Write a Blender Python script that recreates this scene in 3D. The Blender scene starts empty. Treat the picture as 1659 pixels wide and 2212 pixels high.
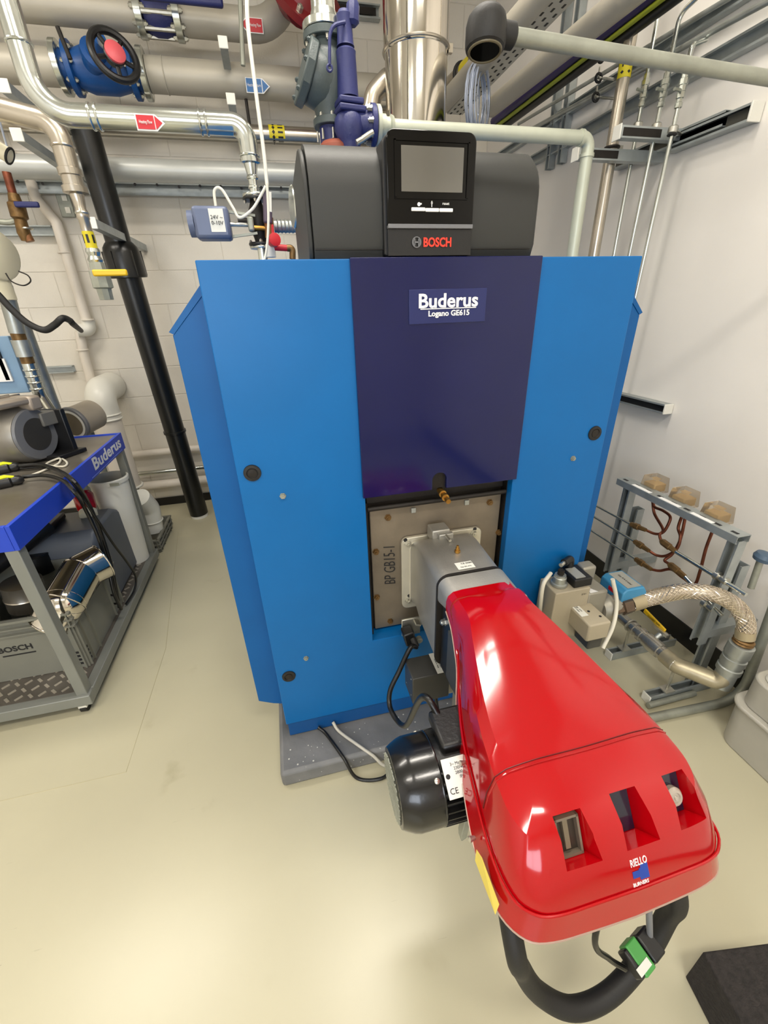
import bpy, bmesh, math, random
from mathutils import Vector, Matrix
random.seed(5)
PI = math.pi
SC = bpy.context.scene
COL = SC.collection
D2R = math.radians

# ---------------------------------------------------------------- camera, world, lamps, exposure
cam_data = bpy.data.cameras.new('camera')
cam = bpy.data.objects.new('camera', cam_data)
COL.objects.link(cam)
SC.camera = cam
cam_data.sensor_fit = 'VERTICAL'
cam_data.sensor_height = 24.0
cam_data.lens = 906.652 / 2212.0 * 24.0
cam_data.clip_start = 0.02
cam.matrix_world = Matrix(((0.970596, 0.131302, -0.201751, 0.000000), (-0.238949, 0.424228, -0.873461, 0.000000), (-0.029099, 0.895986, 0.443128, 1.620000), (0.000000, 0.000000, 0.000000, 1.000000)))

world = bpy.data.worlds.new('world')
SC.world = world
world.use_nodes = True
bg = world.node_tree.nodes['Background']
bg.inputs[0].default_value = (0.80, 0.88, 1.0, 1)
bg.inputs[1].default_value = 3.0

SC.view_settings.view_transform = 'Standard'
SC.view_settings.look = 'None'
SC.view_settings.gamma = 1.0
SC.view_settings.exposure = 0.50
SC.view_settings.use_curve_mapping = False

def area_light(name, loc, sx, sy, power, color, rot=(0, 0, 0)):
    d = bpy.data.lights.new(name, 'AREA')
    d.shape = 'RECTANGLE'; d.size = sx; d.size_y = sy
    d.energy = power; d.color = color
    o = bpy.data.objects.new(name, d)
    o.location = loc; o.rotation_euler = rot
    COL.objects.link(o)
    return o
WARM = (1.0, 0.945, 0.865)
LAMPS = [(-1.7, 2.0), (0.35, 1.5), (-1.6, -0.7), (0.5, -0.8)]
for lx, ly in LAMPS:
    area_light('ceiling_lamp', (lx, ly, 3.70), 1.2, 0.30, 28 if lx > 0 else 24, WARM)
area_light('window_light', (-1.2, -2.96, 1.9), 2.2, 1.3, 30, (0.86, 0.92, 1.0), (D2R(90), 0, 0))

# ---------------------------------------------------------------- materials
def lin(c):
    return tuple(((v/255)/12.92 if v/255 <= 0.04045 else ((v/255+0.055)/1.055)**2.4) for v in c)
MATS = {}
def mat(name, rgb, rough=0.5, metal=0.0, var=0.06, scale=6.0, bump=0.0, bscale=60.0, coat=0.0, trans=0.0, alpha=1.0, ior=1.5, rvar=0.0, rgb2=None, spec=0.5):
    m = bpy.data.materials.new(name); m.use_nodes = True
    nt = m.node_tree; N = nt.nodes; L = nt.links
    p = N['Principled BSDF']
    c = lin(rgb)
    tc = N.new('ShaderNodeTexCoord')
    no = N.new('ShaderNodeTexNoise'); no.inputs['Scale'].default_value = scale; no.inputs['Detail'].default_value = 5
    L.new(tc.outputs['Object'], no.inputs['Vector'])
    cr = N.new('ShaderNodeValToRGB')
    c2 = lin(rgb2) if rgb2 else tuple(min(1, v*(1+var)) for v in c)
    c1 = c if rgb2 else tuple(v*(1-var) for v in c)
    cr.color_ramp.elements[0].position = 0.35; cr.color_ramp.elements[1].position = 0.68
    cr.color_ramp.elements[0].color = (*c1, 1); cr.color_ramp.elements[1].color = (*c2, 1)
    L.new(no.outputs['Fac'], cr.inputs['Fac']); L.new(cr.outputs['Color'], p.inputs['Base Color'])
    p.inputs['Roughness'].default_value = rough
    p.inputs['Metallic'].default_value = metal
    p.inputs['Coat Weight'].default_value = coat
    p.inputs['Coat Roughness'].default_value = 0.06
    p.inputs['Transmission Weight'].default_value = trans
    p.inputs['IOR'].default_value = ior
    p.inputs['Alpha'].default_value = alpha
    p.inputs['Specular IOR Level'].default_value = spec
    if rvar:
        mr = N.new('ShaderNodeMapRange')
        mr.inputs['To Min'].default_value = max(0.02, rough-rvar); mr.inputs['To Max'].default_value = rough+rvar
        L.new(no.outputs['Fac'], mr.inputs['Value']); L.new(mr.outputs['Result'], p.inputs['Roughness'])
    if bump:
        n2 = N.new('ShaderNodeTexNoise'); n2.inputs['Scale'].default_value = bscale; n2.inputs['Detail'].default_value = 3
        L.new(tc.outputs['Object'], n2.inputs['Vector'])
        b = N.new('ShaderNodeBump'); b.inputs['Strength'].default_value = bump; b.inputs['Distance'].default_value = 0.004
        L.new(n2.outputs['Fac'], b.inputs['Height']); L.new(b.outputs['Normal'], p.inputs['Normal'])
    MATS[name] = m
    return m
def emis(name, rgb, s):
    m = bpy.data.materials.new(name); m.use_nodes = True
    p = m.node_tree.nodes['Principled BSDF']
    p.inputs['Base Color'].default_value = (*lin(rgb), 1)
    p.inputs['Emission Color'].default_value = (*lin(rgb), 1); p.inputs['Emission Strength'].default_value = s
    return m
M_blue = mat('blue_enamel', (5, 98, 164), 0.38, var=0.03, bump=0.03, bscale=400, spec=0.3)
M_bluecase = mat('blue_casing', (0, 86, 150), 0.45, var=0.03, spec=0.3)
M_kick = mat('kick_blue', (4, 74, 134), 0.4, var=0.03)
M_navy = mat('navy_enamel', (6, 16, 70), 0.13, var=0.05, coat=0.15, spec=0.4)
M_navybadge = mat('badge_navy', (26, 36, 92), 0.3)
M_white = mat('white_print', (238, 238, 236), 0.5, var=0.02)
M_redprint = mat('red_print', (228, 58, 40), 0.5, var=0.02)
M_grayplast = mat('grey_plastic', (45, 46, 44), 0.5, bump=0.10, bscale=700)
M_blackgloss = mat('black_gloss', (6, 6, 6), 0.10, spec=0.28)
M_blackplast = mat('black_plastic', (22, 22, 23), 0.38, bump=0.04, bscale=300)
M_blackrub = mat('black_rubber', (22, 21, 20), 0.6, bump=0.08, bscale=250)
M_screen = mat('screen_glass', (92, 90, 84), 0.06, coat=1.0, spec=0.9)
M_stripgrey = mat('strip_grey', (112, 113, 116), 0.4)
M_red = mat('red_enamel', (164, 3, 12), 0.12, var=0.02, coat=0.35, spec=0.4)
M_alu = mat('cast_aluminium', (176, 173, 165), 0.48, 0.75, var=0.10, scale=9, bump=0.12, bscale=220, rvar=0.08)
M_steelplate = mat('burner_plate_steel', (112, 102, 88), 0.55, 0.55, scale=5, rgb2=(142, 130, 112), bump=0.08, bscale=120)
M_ironblack = mat('black_iron', (38, 34, 30), 0.55, 0.4, var=0.3, bump=0.2, bscale=90)
M_flange = mat('zinc_flange', (205, 200, 184), 0.42, 0.6, var=0.05, scale=12)
M_bolt = mat('zinc_bolt', (200, 198, 188), 0.3, 0.9, var=0.1, scale=30)
M_brass = mat('brass', (176, 132, 62), 0.32, 0.9, var=0.15, scale=40)
M_copper = mat('copper', (124, 70, 50), 0.45, 0.7, var=0.25, scale=30)
M_copdull = mat('dull_copper', (130, 84, 52), 0.5, 0.5, scale=24, rgb2=(150, 122, 78))
M_galv = mat('galvanised_steel', (176, 180, 176), 0.42, 0.8, var=0.12, scale=14, rvar=0.12)
M_galvdull = mat('dull_galvanised', (158, 160, 148), 0.52, 0.55, var=0.12, scale=18, bump=0.08, bscale=160)
M_galvpaint = mat('grey_green_galvanised', (188, 192, 176), 0.45, 0.35, var=0.06, scale=10)
M_strut = mat('strut_galvanised', (172, 178, 178), 0.45, 0.65, var=0.1, scale=16)
M_chrome = mat('press_steel', (206, 210, 204), 0.20, 0.95, var=0.08, scale=8, rvar=0.06)
M_valvesteel = mat('valve_steel', (198, 194, 184), .26, .85, var=.1, scale=20)
M_inox = mat('stainless_mirror', (214, 208, 198), 0.09, 1.0, var=0.03, scale=3)
M_inoxdull = mat('stainless_satin', (190, 182, 168), 0.27, 0.9, var=0.07, scale=10)
M_lag = mat('grey_lagged_pipe', (180, 174, 160), 0.46, 0.2, var=0.04, scale=4)
M_wallblock = mat('painted_block', (220, 214, 202), 0.62, var=0.025, scale=5, bump=0.35, bscale=140)
M_mortar = mat('painted_joint', (214, 208, 196), 0.7, bump=0.2)
M_plaster = mat('white_plaster', (234, 229, 221), 0.55, var=0.03, scale=2.2, bump=0.10, bscale=30)
M_ceil = mat('ceiling_paint', (220, 216, 206), 0.8)
M_skirt = mat('black_skirting', (20, 19, 18), 0.35)
M_concrete = mat('painted_concrete', (104, 105, 106), 0.5, scale=9, rgb2=(122, 122, 122), bump=0.35, bscale=35)
M_chip = mat('paint_chip', (196, 196, 188), 0.7)
M_motor = mat('motor_black', (14, 14, 15), 0.22, coat=0.2, bump=0.03, bscale=200)
M_darkfin = mat('motor_fin_black', (20, 20, 20), 0.4, bump=0.15, bscale=120)
M_tfbox = mat('dark_grey_steel', (62, 62, 60), 0.42, bump=0.06, bscale=500)
M_beige = mat('beige_plastic', (170, 160, 138), 0.5, var=0.05, bump=0.06, bscale=300)
M_beige2 = mat('grey_cast', (160, 156, 144), 0.45, 0.5, var=0.08)
M_lblue = mat('light_blue_plastic', (66, 142, 186), 0.38)
M_label = mat('paper_label', (222, 222, 214), 0.5, var=0.03)
M_labelgrey = mat('silver_label', (176, 176, 168), 0.4, 0.3)
M_ink = mat('black_ink', (26, 26, 28), 0.6)
M_yel = mat('yellow_tape', (206, 190, 30), 0.45, var=0.05)
M_yelh = mat('yellow_handle', (226, 182, 20), 0.4)
M_redarrow = mat('red_label', (196, 28, 40), 0.45)
M_bluearrow = mat('blue_label', (36, 104, 166), 0.45)
M_dkgrn = mat('grey_green_casting', (72, 82, 82), 0.45, var=0.08, scale=8, bump=0.15, bscale=180)
M_navyvalve = mat('blue_violet_casting', (38, 44, 98), 0.5, var=0.1, scale=8, bump=0.2, bscale=150)
M_bluevalve = mat('blue_cast_iron', (10, 74, 140), 0.42, var=0.12, scale=10, bump=0.15, bscale=150)
M_maroon = mat('maroon_flange', (112, 22, 26), 0.42, var=0.1)
M_pinkcap = mat('pink_cap', (222, 92, 100), 0.45)
M_orange = mat('orange_gasket', (128, 62, 42), 0.6)
M_whiteplast = mat('white_plastic', (226, 224, 214), 0.35, var=0.02)
M_cream = mat('cream_plastic', (226, 218, 190), 0.45, var=0.02)
M_wpaint = mat('white_painted_pipe', (222, 214, 202), 0.45, var=0.03)
M_actblue = mat('actuator_blue_grey', (92, 102, 128), 0.42, 0.1)
M_soil = mat('black_soil_pipe', (14, 15, 14), 0.32, var=0.1)
M_tblue = mat('trolley_blue', (28, 66, 190), 0.42, var=0.03)
M_ttop = mat('trolley_steel_top', (120, 112, 100), 0.32, 0.6, scale=2.5, rgb2=(158, 152, 142), bump=0.06, bscale=40)
M_tframe = mat('trolley_grey_frame', (132, 134, 128), 0.45, 0.2, var=0.05)
M_cratemat = mat('crate_grey', (122, 122, 112), 0.55, var=0.05)
M_chequer = mat('chequer_plate', (120, 114, 106), 0.4, 0.6, var=0.12, scale=12)
M_chequer2 = mat('chequer_lozenge', (196, 188, 174), 0.35, 0.6)
M_cwhite = mat('white_cable', (226, 222, 206), 0.4)
M_cblack = mat('black_cable', (14, 14, 14), 0.35)
M_cyel = mat('bright_yellow', (214, 222, 20), 0.45)
M_rtrans = mat('red_bottle', (190, 16, 20), 0.2, coat=0.3)
M_clear = mat('clear_acrylic', (228, 214, 190), 0.10, trans=0.85, ior=1.3, var=0.02)
M_amber = mat('yellowed_resin', (186, 160, 110), 0.4)
M_green = mat('green_plastic', (70, 150, 70), 0.4)
M_foam = mat('black_foam', (42, 38, 36), 0.95, var=0.3, scale=60, bump=1.0, bscale=160)
M_wire = mat('grey_wire', (168, 176, 192), 0.32, 0.5)
M_olive = mat('blue_grey_cap', (72, 92, 112), 0.45)
M_greybin = mat('grey_bin', (176, 172, 160), 0.4)
M_burnergrey = mat('grey_blue_hood', (84, 90, 100), 0.42)
M_tan = mat('worn_brass_fitting', (120, 92, 54), 0.45, 0.6, var=0.25, scale=40)
M_hex = mat('brown_union', (98, 82, 68), 0.42, 0.6, var=0.15, scale=30)
M_lamp = emis('lamp_diffuser', (255, 244, 220), 4.0)
M_lampbody = mat('lamp_body', (220, 220, 216), 0.5)
M_purple = mat('purple_cable', (52, 40, 92), 0.45)
M_ygcable = mat('yellow_green_cable', (150, 160, 40), 0.45)
M_trayin = mat('tray_steel', (196, 194, 184), 0.42, 0.45)
M_orangecab = mat('orange_cable', (170, 86, 40), 0.5)

def floor_mat():
    m = mat('resin_floor', (196, 188, 150), 0.30, var=0.02)
    nt = m.node_tree; N = nt.nodes; L = nt.links; p = N['Principled BSDF']
    tc = N.new('ShaderNodeTexCoord')
    def ramp(scale, lo, hi, c0, c1, stretch=None, det=6):
        n = N.new('ShaderNodeTexNoise'); n.inputs['Scale'].default_value = scale; n.inputs['Detail'].default_value = det
        if stretch:
            mp = N.new('ShaderNodeMapping'); mp.inputs['Scale'].default_value = stretch; mp.inputs['Rotation'].default_value = (0, 0, 0.7)
            L.new(tc.outputs['Object'], mp.inputs['Vector']); L.new(mp.outputs['Vector'], n.inputs['Vector'])
        else: L.new(tc.outputs['Object'], n.inputs['Vector'])
        r = N.new('ShaderNodeValToRGB'); r.color_ramp.elements[0].position = lo; r.color_ramp.elements[1].position = hi
        r.color_ramp.elements[0].color = (*c0, 1); r.color_ramp.elements[1].color = (*c1, 1)
        L.new(n.outputs['Fac'], r.inputs['Fac']); return n, r
    _, base = ramp(1.3, 0.3, 0.75, lin((182, 176, 150)), lin((193, 187, 160)))
    _, dirt = ramp(7.0, 0.60, 0.72, (0, 0, 0), (1, 1, 1), det=8)
    _, dirt2 = ramp(2.2, 0.52, 0.66, (0, 0, 0), (1, 1, 1))
    mul = N.new('ShaderNodeMath'); mul.operation = 'MULTIPLY'
    L.new(dirt.outputs['Color'], mul.inputs[0]); L.new(dirt2.outputs['Color'], mul.inputs[1])
    mul2 = N.new('ShaderNodeMath'); mul2.operation = 'MULTIPLY'; mul2.inputs[1].default_value = 0.5
    L.new(mul.outputs[0], mul2.inputs[0])
    mx = N.new('ShaderNodeMixRGB'); mx.inputs['Color2'].default_value = (*lin((150, 142, 112)), 1)
    L.new(mul2.outputs[0], mx.inputs['Fac']); L.new(base.outputs['Color'], mx.inputs['Color1'])
    _, sc = ramp(9, 0.70, 0.72, (0, 0, 0), (0.5, 0.5, 0.5), stretch=(1, 9, 1))
    mx2 = N.new('ShaderNodeMixRGB'); mx2.inputs['Color2'].default_value = (*lin((130, 124, 104)), 1)
    mul3 = N.new('ShaderNodeMath'); mul3.operation = 'MULTIPLY'
    L.new(sc.outputs['Color'], mul3.inputs[0]); L.new(dirt2.outputs['Color'], mul3.inputs[1])
    L.new(mul3.outputs[0], mx2.inputs['Fac']); L.new(mx.outputs['Color'], mx2.inputs['Color1'])
    L.new(mx2.outputs['Color'], p.inputs['Base Color'])
    return m
M_floor = floor_mat()

# ---------------------------------------------------------------- mesh building
def V(a): return Vector(a)
def frame_of(d):
    d = V(d).normalized()
    a = Vector((0, 0, 1)) if abs(d.z) < 0.9 else Vector((1, 0, 0))
    u = d.cross(a).normalized(); v = d.cross(u).normalized()
    return d, u, v
class B:
    def __init__(s): s.bm = bmesh.new()
    def box(s, c, size, rot=None):
        R = rot.to_3x3() if rot is not None else Matrix.Identity(3)
        hx, hy, hz = size[0]/2, size[1]/2, size[2]/2
        vs = [s.bm.verts.new(V(c)+R@Vector((x*hx, y*hy, z*hz))) for z in (-1, 1) for y in (-1, 1) for x in (-1, 1)]
        for f in ((0, 2, 3, 1), (4, 5, 7, 6), (0, 1, 5, 4), (2, 6, 7, 3), (0, 4, 6, 2), (1, 3, 7, 5)):
            s.bm.faces.new([vs[i] for i in f])
        return s
    def mm(s, p0, p1):
        return s.box([(a+b)/2 for a, b in zip(p0, p1)], [abs(a-b) for a, b in zip(p0, p1)])
    def lathe(s, p0, axis, prof, seg=24, cap=True, start=0.0):
        d, u, v = frame_of(axis); p0 = V(p0); rings = []
        for t, r in prof:
            rings.append([s.bm.verts.new(p0+d*t+(u*math.cos(start+2*PI*i/seg)+v*math.sin(start+2*PI*i/seg))*max(r, 1e-5)) for i in range(seg)])
        for a, b in zip(rings, rings[1:]):
            for i in range(seg):
                j = (i+1) % seg
                s.bm.faces.new((a[i], a[j], b[j], b[i]))
        if cap:
            s.bm.faces.new(rings[0][::-1]); s.bm.faces.new(rings[-1])
        return s
    def cyl(s, p0, p1, r, r2=None, seg=20):
        p0, p1 = V(p0), V(p1)
        return s.lathe(p0, p1-p0, [(0, r), ((p1-p0).length, r if r2 is None else r2)], seg)
    def sweep(s, pts, r, seg=14, closed=False, rs=None):
        pts = [V(p) for p in pts]; n = len(pts)
        tang = []
        for i in range(n):
            a = pts[i-1] if (i > 0 or closed) else pts[i]; b = pts[(i+1) % n] if (i < n-1 or closed) else pts[i]
            tang.append((b-a).normalized())
        d, u, v = frame_of(tang[0]); rings = []
        for i in range(n):
            if i:
                q = tang[i-1].rotation_difference(tang[i]); u = q@u
            t = tang[i]; u = (u-t*u.dot(t)).normalized(); v = t.cross(u)
            rr = rs[i] if rs else r
            rings.append([s.bm.verts.new(pts[i]+(u*math.cos(2*PI*k/seg)+v*math.sin(2*PI*k/seg))*rr) for k in range(seg)])
        for a, b in (list(zip(rings, rings[1:]))+([(rings[-1], rings[0])] if closed else [])):
            for i in range(seg):
                j = (i+1) % seg
                s.bm.faces.new((a[i], a[j], b[j], b[i]))
        if not closed:
            s.bm.faces.new(rings[0][::-1]); s.bm.faces.new(rings[-1])
        return s
    def pipe(s, pts, r, fil=0.06, seg=16, steps=7):
        return s.sweep(fillet(pts, fil, steps), r, seg)
    def spline(s, pts, r, seg=10, n=8):
        return s.sweep(catmull(pts, n), r, seg)
    def torus(s, c, axis, R, r, seg=32, sg=10):
        d, u, v = frame_of(axis); c = V(c)
        return s.sweep([c+(u*math.cos(2*PI*i/seg)+v*math.sin(2*PI*i/seg))*R for i in range(seg)], r, sg, closed=True)
    def prism(s, poly, o, ux, uy, depth):
        o, ux, uy = V(o), V(ux).normalized(), V(uy).normalized(); n = ux.cross(uy)*depth
        a = [s.bm.verts.new(o+ux*x+uy*y) for x, y in poly]; b = [s.bm.verts.new(o+ux*x+uy*y+n) for x, y in poly]
        s.bm.faces.new(a[::-1]); s.bm.faces.new(b)
        for i in range(len(a)):
            j = (i+1) % len(a); s.bm.faces.new((a[i], a[j], b[j], b[i]))
        return s
    def poly(s, pts):
        s.bm.faces.new([s.bm.verts.new(V(p)) for p in pts]); return s
    def sphere(s, c, r, sc=(1, 1, 1), seg=16):
        m = Matrix.Translation(V(c))@Matrix.Diagonal((*[r*k for k in sc], 1))
        bmesh.ops.create_uvsphere(s.bm, u_segments=seg, v_segments=seg//2+2, radius=1, matrix=m); return s
    def hexbolt(s, c, axis, r=0.008, h=0.007):
        return s.lathe(V(c)-V(axis).normalized()*.001, axis, [(0, r*1.3), (.0025, r*1.3), (.0026, r), (h, r), (h+.0001, r*.5), (h+r*.4, r*.5)], 6)
    def done(s, name, m, parent=None, sharp=35, bev=0.0, smooth=True, subsurf=0):
        bmesh.ops.recalc_face_normals(s.bm, faces=s.bm.faces)
        me = bpy.data.meshes.new(name); s.bm.to_mesh(me); s.bm.free()
        me.materials.append(m)
        if smooth:
            me.shade_smooth()
            me.set_sharp_from_angle(angle=D2R(sharp))
        o = bpy.data.objects.new(name, me); COL.objects.link(o)
        if bev:
            md = o.modifiers.new('bevel', 'BEVEL'); md.width = bev; md.segments = 2; md.limit_method = 'ANGLE'; md.angle_limit = D2R(40)
            md.harden_normals = False
        if parent is not None: adopt(o, parent)
        return o
def adopt(o, parent):
    o.parent = parent
    if parent.type == 'EMPTY': o.matrix_parent_inverse = Matrix.Translation(-Vector(parent.location))
def fillet(pts, fil, steps=7):
    pts = [V(p) for p in pts]; out = [pts[0]]
    for i in range(1, len(pts)-1):
        p = pts[i]; a = (pts[i-1]-p); b = (pts[i+1]-p)
        la, lb = a.length, b.length; a.normalize(); b.normalize()
        ang = a.angle(b); f = fil[i-1] if isinstance(fil, (list, tuple)) else fil
        t = min(f/max(math.tan(ang/2), 1e-3), la*0.49, lb*0.49)
        if ang > 3.10: out.append(p); continue
        rr = t*math.tan(ang/2); bis = (a+b).normalized(); c = p+bis*(rr/math.sin(ang/2))
        s0 = p+a*t-c; s1 = p+b*t-c
        for k in range(steps+1):
            out.append(c+s0.normalized().slerp(s1.normalized(), k/steps)*rr)
    out.append(pts[-1]); return out
def catmull(pts, n=8):
    pts = [V(p) for p in pts]; P = [pts[0]*2-pts[1]]+pts+[pts[-1]*2-pts[-2]]; out = []
    for i in range(1, len(P)-2):
        for k in range(n):
            t = k/n; a, b, c, d = P[i-1:i+3]
            out.append(0.5*((2*b)+(c-a)*t+(2*a-5*b+4*c-d)*t*t+(3*b-a-3*c+d)*t**3))
    out.append(pts[-1]); return out
def lerp(a, b, t): return V(a)*(1-t)+V(b)*t
def thing(name, label, cat, loc=(0, 0, 0), group=None):
    o = bpy.data.objects.new(name, None); COL.objects.link(o); o.location = loc; o.empty_display_size = 0.05
    return tag(o, label, cat, group)
def tag(o, label, cat, group=None):
    o['label'] = label; o['category'] = cat
    if group: o['group'] = group
    return o
def lab(o, label): o['label'] = label; return o
def struct(o): o['kind'] = 'structure'; return o
def text(s, size, o, ux, uy, m, parent, name='lettering', bold=0.0, depth=0.0012, align='CENTER', sx=1.0, label=None, shear=0.0):
    cu = bpy.data.curves.new('t', 'FONT'); cu.body = s; cu.size = size; cu.align_x = align; cu.align_y = 'CENTER'
    cu.offset = bold; cu.extrude = depth/2; cu.resolution_u = 3; cu.shear = shear
    t = bpy.data.objects.new('t', cu); COL.objects.link(t)
    dg = bpy.context.evaluated_depsgraph_get(); me = bpy.data.meshes.new_from_object(t.evaluated_get(dg))
    bpy.data.objects.remove(t); bpy.data.curves.remove(cu)
    ux, uy = V(ux).normalized(), V(uy).normalized(); n = ux.cross(uy)
    mt = Matrix(((ux.x*sx, uy.x, n.x, o[0]), (ux.y*sx, uy.y, n.y, o[1]), (ux.z*sx, uy.z, n.z, o[2]), (0, 0, 0, 1)))
    me.transform(mt); me.materials.clear(); me.materials.append(m)
    ob = bpy.data.objects.new(name, me); COL.objects.link(ob)
    if parent is not None: adopt(ob, parent)
    if label: ob['label'] = label
    return ob
def dup(root, delta, label=None):
    def cp(o, par):
        c = o.copy(); COL.objects.link(c)
        if par is not None: c.parent = par
        for ch in o.children: cp(ch, c)
        return c
    r = cp(root, None); r.location = V(root.location)+V(delta)
    if label: r['label'] = label
    return r
def channel(p0, p1, up, w=0.041, h=0.041, t=0.0025, lip=0.008, name='strut_channel', m=None, parent=None):
    """C section strut from p0 to p1, its open side facing 'up'."""
    p0, p1 = V(p0), V(p1); d = (p1-p0); up = V(up); up = (up-d.normalized()*up.dot(d.normalized())).normalized(); side = d.normalized().cross(up)
    hw = w/2
    prof = [(-hw, 0), (hw, 0), (hw, h), (hw-lip, h), (hw-lip, h-t), (hw-t, h-t), (hw-t, t), (-hw+t, t), (-hw+t, h-t), (-hw+lip, h-t), (-hw+lip, h), (-hw, h)]
    b = B(); b.prism(prof, p0, side, up, d.length if side.cross(up).dot(d) > 0 else -d.length)
    return b.done(name, m or M_strut, parent, smooth=False)
# ================================================================ the room
XL, XR, YF, YB, ZC = -3.2, 1.85, -3.0, 3.95, 3.78
def room():
    struct(B().mm((XL-0.1, YF-0.1, -0.1), (XR+0.1, YB+0.1, 0)).done('floor', M_floor, smooth=False))
    struct(B().mm((XL-0.1, YF-0.1, ZC), (XR+0.1, YB+0.1, ZC+0.1)).done('ceiling', M_ceil, smooth=False))
    struct(B().mm((XR, YF, 0), (XR+0.1, YB, ZC)).done('wall_right', M_plaster, smooth=False))
    struct(B().mm((XL-0.1, YF, 0), (XL, YB, ZC)).done('wall_left', M_plaster, smooth=False))
    b = B()   # front wall behind the camera, with a window opening
    b.mm((XL, YF-0.1, 0), (-2.4, YF, ZC)); b.mm((0.0, YF-0.1, 0), (XR, YF, ZC))
    b.mm((-2.4, YF-0.1, 0), (0.0, YF, 1.2)); b.mm((-2.4, YF-0.1, 2.6), (0.0, YF, ZC))
    struct(b.done('wall_front', M_plaster, smooth=False))
    w = struct(B().mm((-2.4, YF-0.08, 1.2), (0, YF-0.02, 1.25)).mm((-2.4, YF-0.08, 2.55), (0, YF-0.02, 2.6)).mm((-2.4, YF-0.08, 1.2), (-2.35, YF-0.02, 2.6)).mm((-0.05, YF-0.08, 1.2), (0, YF-0.02, 2.6)).mm((-1.23, YF-0.08, 1.2), (-1.17, YF-0.02, 2.6)).done('window_1', M_white, smooth=False))
    # back wall: mortar bed with painted blocks laid in stretcher bond
    wb = struct(B().mm((XL, YB, 0), (XR, YB+0.1, ZC)).done('wall_back', M_mortar, smooth=False))
    P, W = 0.2275, 0.475
    def blk(w):
        return B().mm((-w/2+0.004, -0.006, -P/2+0.004), (w/2-0.004, 0.02, P/2-0.004))
    cache = {}
    k = 0
    z = 1.67-P*7
    while z < ZC:
        ztop = min(z+P, ZC)
        off = 0 if k % 2 == 0 else W/2
        x = -1.24+0.0+off-W*6 if True else 0
        while x < XR:
            xa, xb = max(x, XL+0.002), min(x+W, XR-0.002)
            if xb-xa > 0.05 and ztop-z > 0.05:
                key = (round(xb-xa, 3), round(ztop-z, 3))
                if key not in cache:
                    h = ztop-z
                    o = B().mm((-(xb-xa)/2+0.0028, -0.0035, -h/2+0.0028), ((xb-xa)/2-0.0028, 0.004, h/2-0.0028)).done('block', M_wallblock, wb, bev=0.0025, smooth=False)
                    cache[key] = o
                else:
                    o = cache[key].copy(); COL.objects.link(o)
                o.location = ((xa+xb)/2, YB, (z+ztop)/2)
            x += W
        z += P; k += 1
    struct(B().mm((XL, YB-0.012, 0), (XR, YB-0.006, 0.075)).done('baseboard_back', M_skirt, smooth=False))
    struct(B().mm((XR-0.008, YF, 0), (XR, YB-0.012, 0.115)).done('baseboard_right', M_skirt, smooth=False))
    # welded floor joints, a hair proud of the resin
    b = B()
    J = [(-0.9619, 3.327, 0), (-0.7791, 1.939, 0), (-0.7871, 1.251, 0), (-1.217, 1.253, 0), (-1.655, 1.273, 0)]
    b.sweep([(p[0], p[1], -0.0012) for p in J], 0.0026, 6)
    struct(b.done('trim_1', mat('floor_joint', (178, 170, 140), 0.5)))
room()
for i, (lx, ly) in enumerate(LAMPS):
    t = thing('ceiling_light', ['ceiling light panel over the back left of the room', 'ceiling light panel over the boiler front', 'ceiling light panel over the front left of the room', 'ceiling light panel above and behind the camera'][i], 'light', (lx, ly, 3.78), 'ceiling light panels')
    B().mm((lx-0.63, ly-0.18, 3.715), (lx+0.63, ly+0.18, 3.78)).done('housing', M_lampbody, t, smooth=False)
    B().mm((lx-0.60, ly-0.15, 3.708), (lx+0.60, ly+0.15, 3.714)).done('diffuser', M_lamp, t, smooth=False)

# ================================================================ big horizontal pipes on the back wall
YP = 3.62
def bolt_ring(name, c, axis, R, n, r, h, parent, m=None, phase=0.0):
    """ring of bolts; the nuts stand out along 'axis' from c."""
    d, u, v = frame_of(axis)
    for i in range(n):
        a = phase+2*PI*i/n
        p = V(c)+(u*math.cos(a)+v*math.sin(a))*R
        B().hexbolt(p, axis, r, h).done(name, m or M_bolt, parent)
def strapped(name, label, p0, p1, r, m=M_lag, cat='pipe', group=None, loc=None):
    t = thing(name, label, cat, loc or p0, group)
    B().cyl(p0, p1, r, seg=36).done('pipe_body', m, t)
    return t
# 1 upper big pipe, heating return, ending in an elbow with a maroon flange
a, e = (-1.277, 3.62, 3.12), (0.273, 3.62, 3.137)
r1 = 0.07533
tp = thing('heating_main_pipe', 'topmost wide grey horizontal pipe on the back wall ending in an elbow', 'pipe', a)
z1 = (-0.2531, 3.62, 3.139)[2]
bx = (-0.3946, 3.62, 3.121)[0]
B().cyl((-3.1, 3.62, z1), (bx-.122, 3.62, z1), r1, seg=36).done('pipe_body', M_lag, tp)
B().pipe([(bx+.122, 3.62, z1), (0.36, 3.62, z1), (0.36, 3.62, z1+0.5)], r1, 0.26, 32, 12).done('pipe_body', M_lag, tp)
for xx in (-1.72, 0.06):
    B().torus((xx, 3.62, z1), (1, 0, 0), r1, 0.004, 40, 6).done('seam_ring', M_lag, tp)
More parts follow.
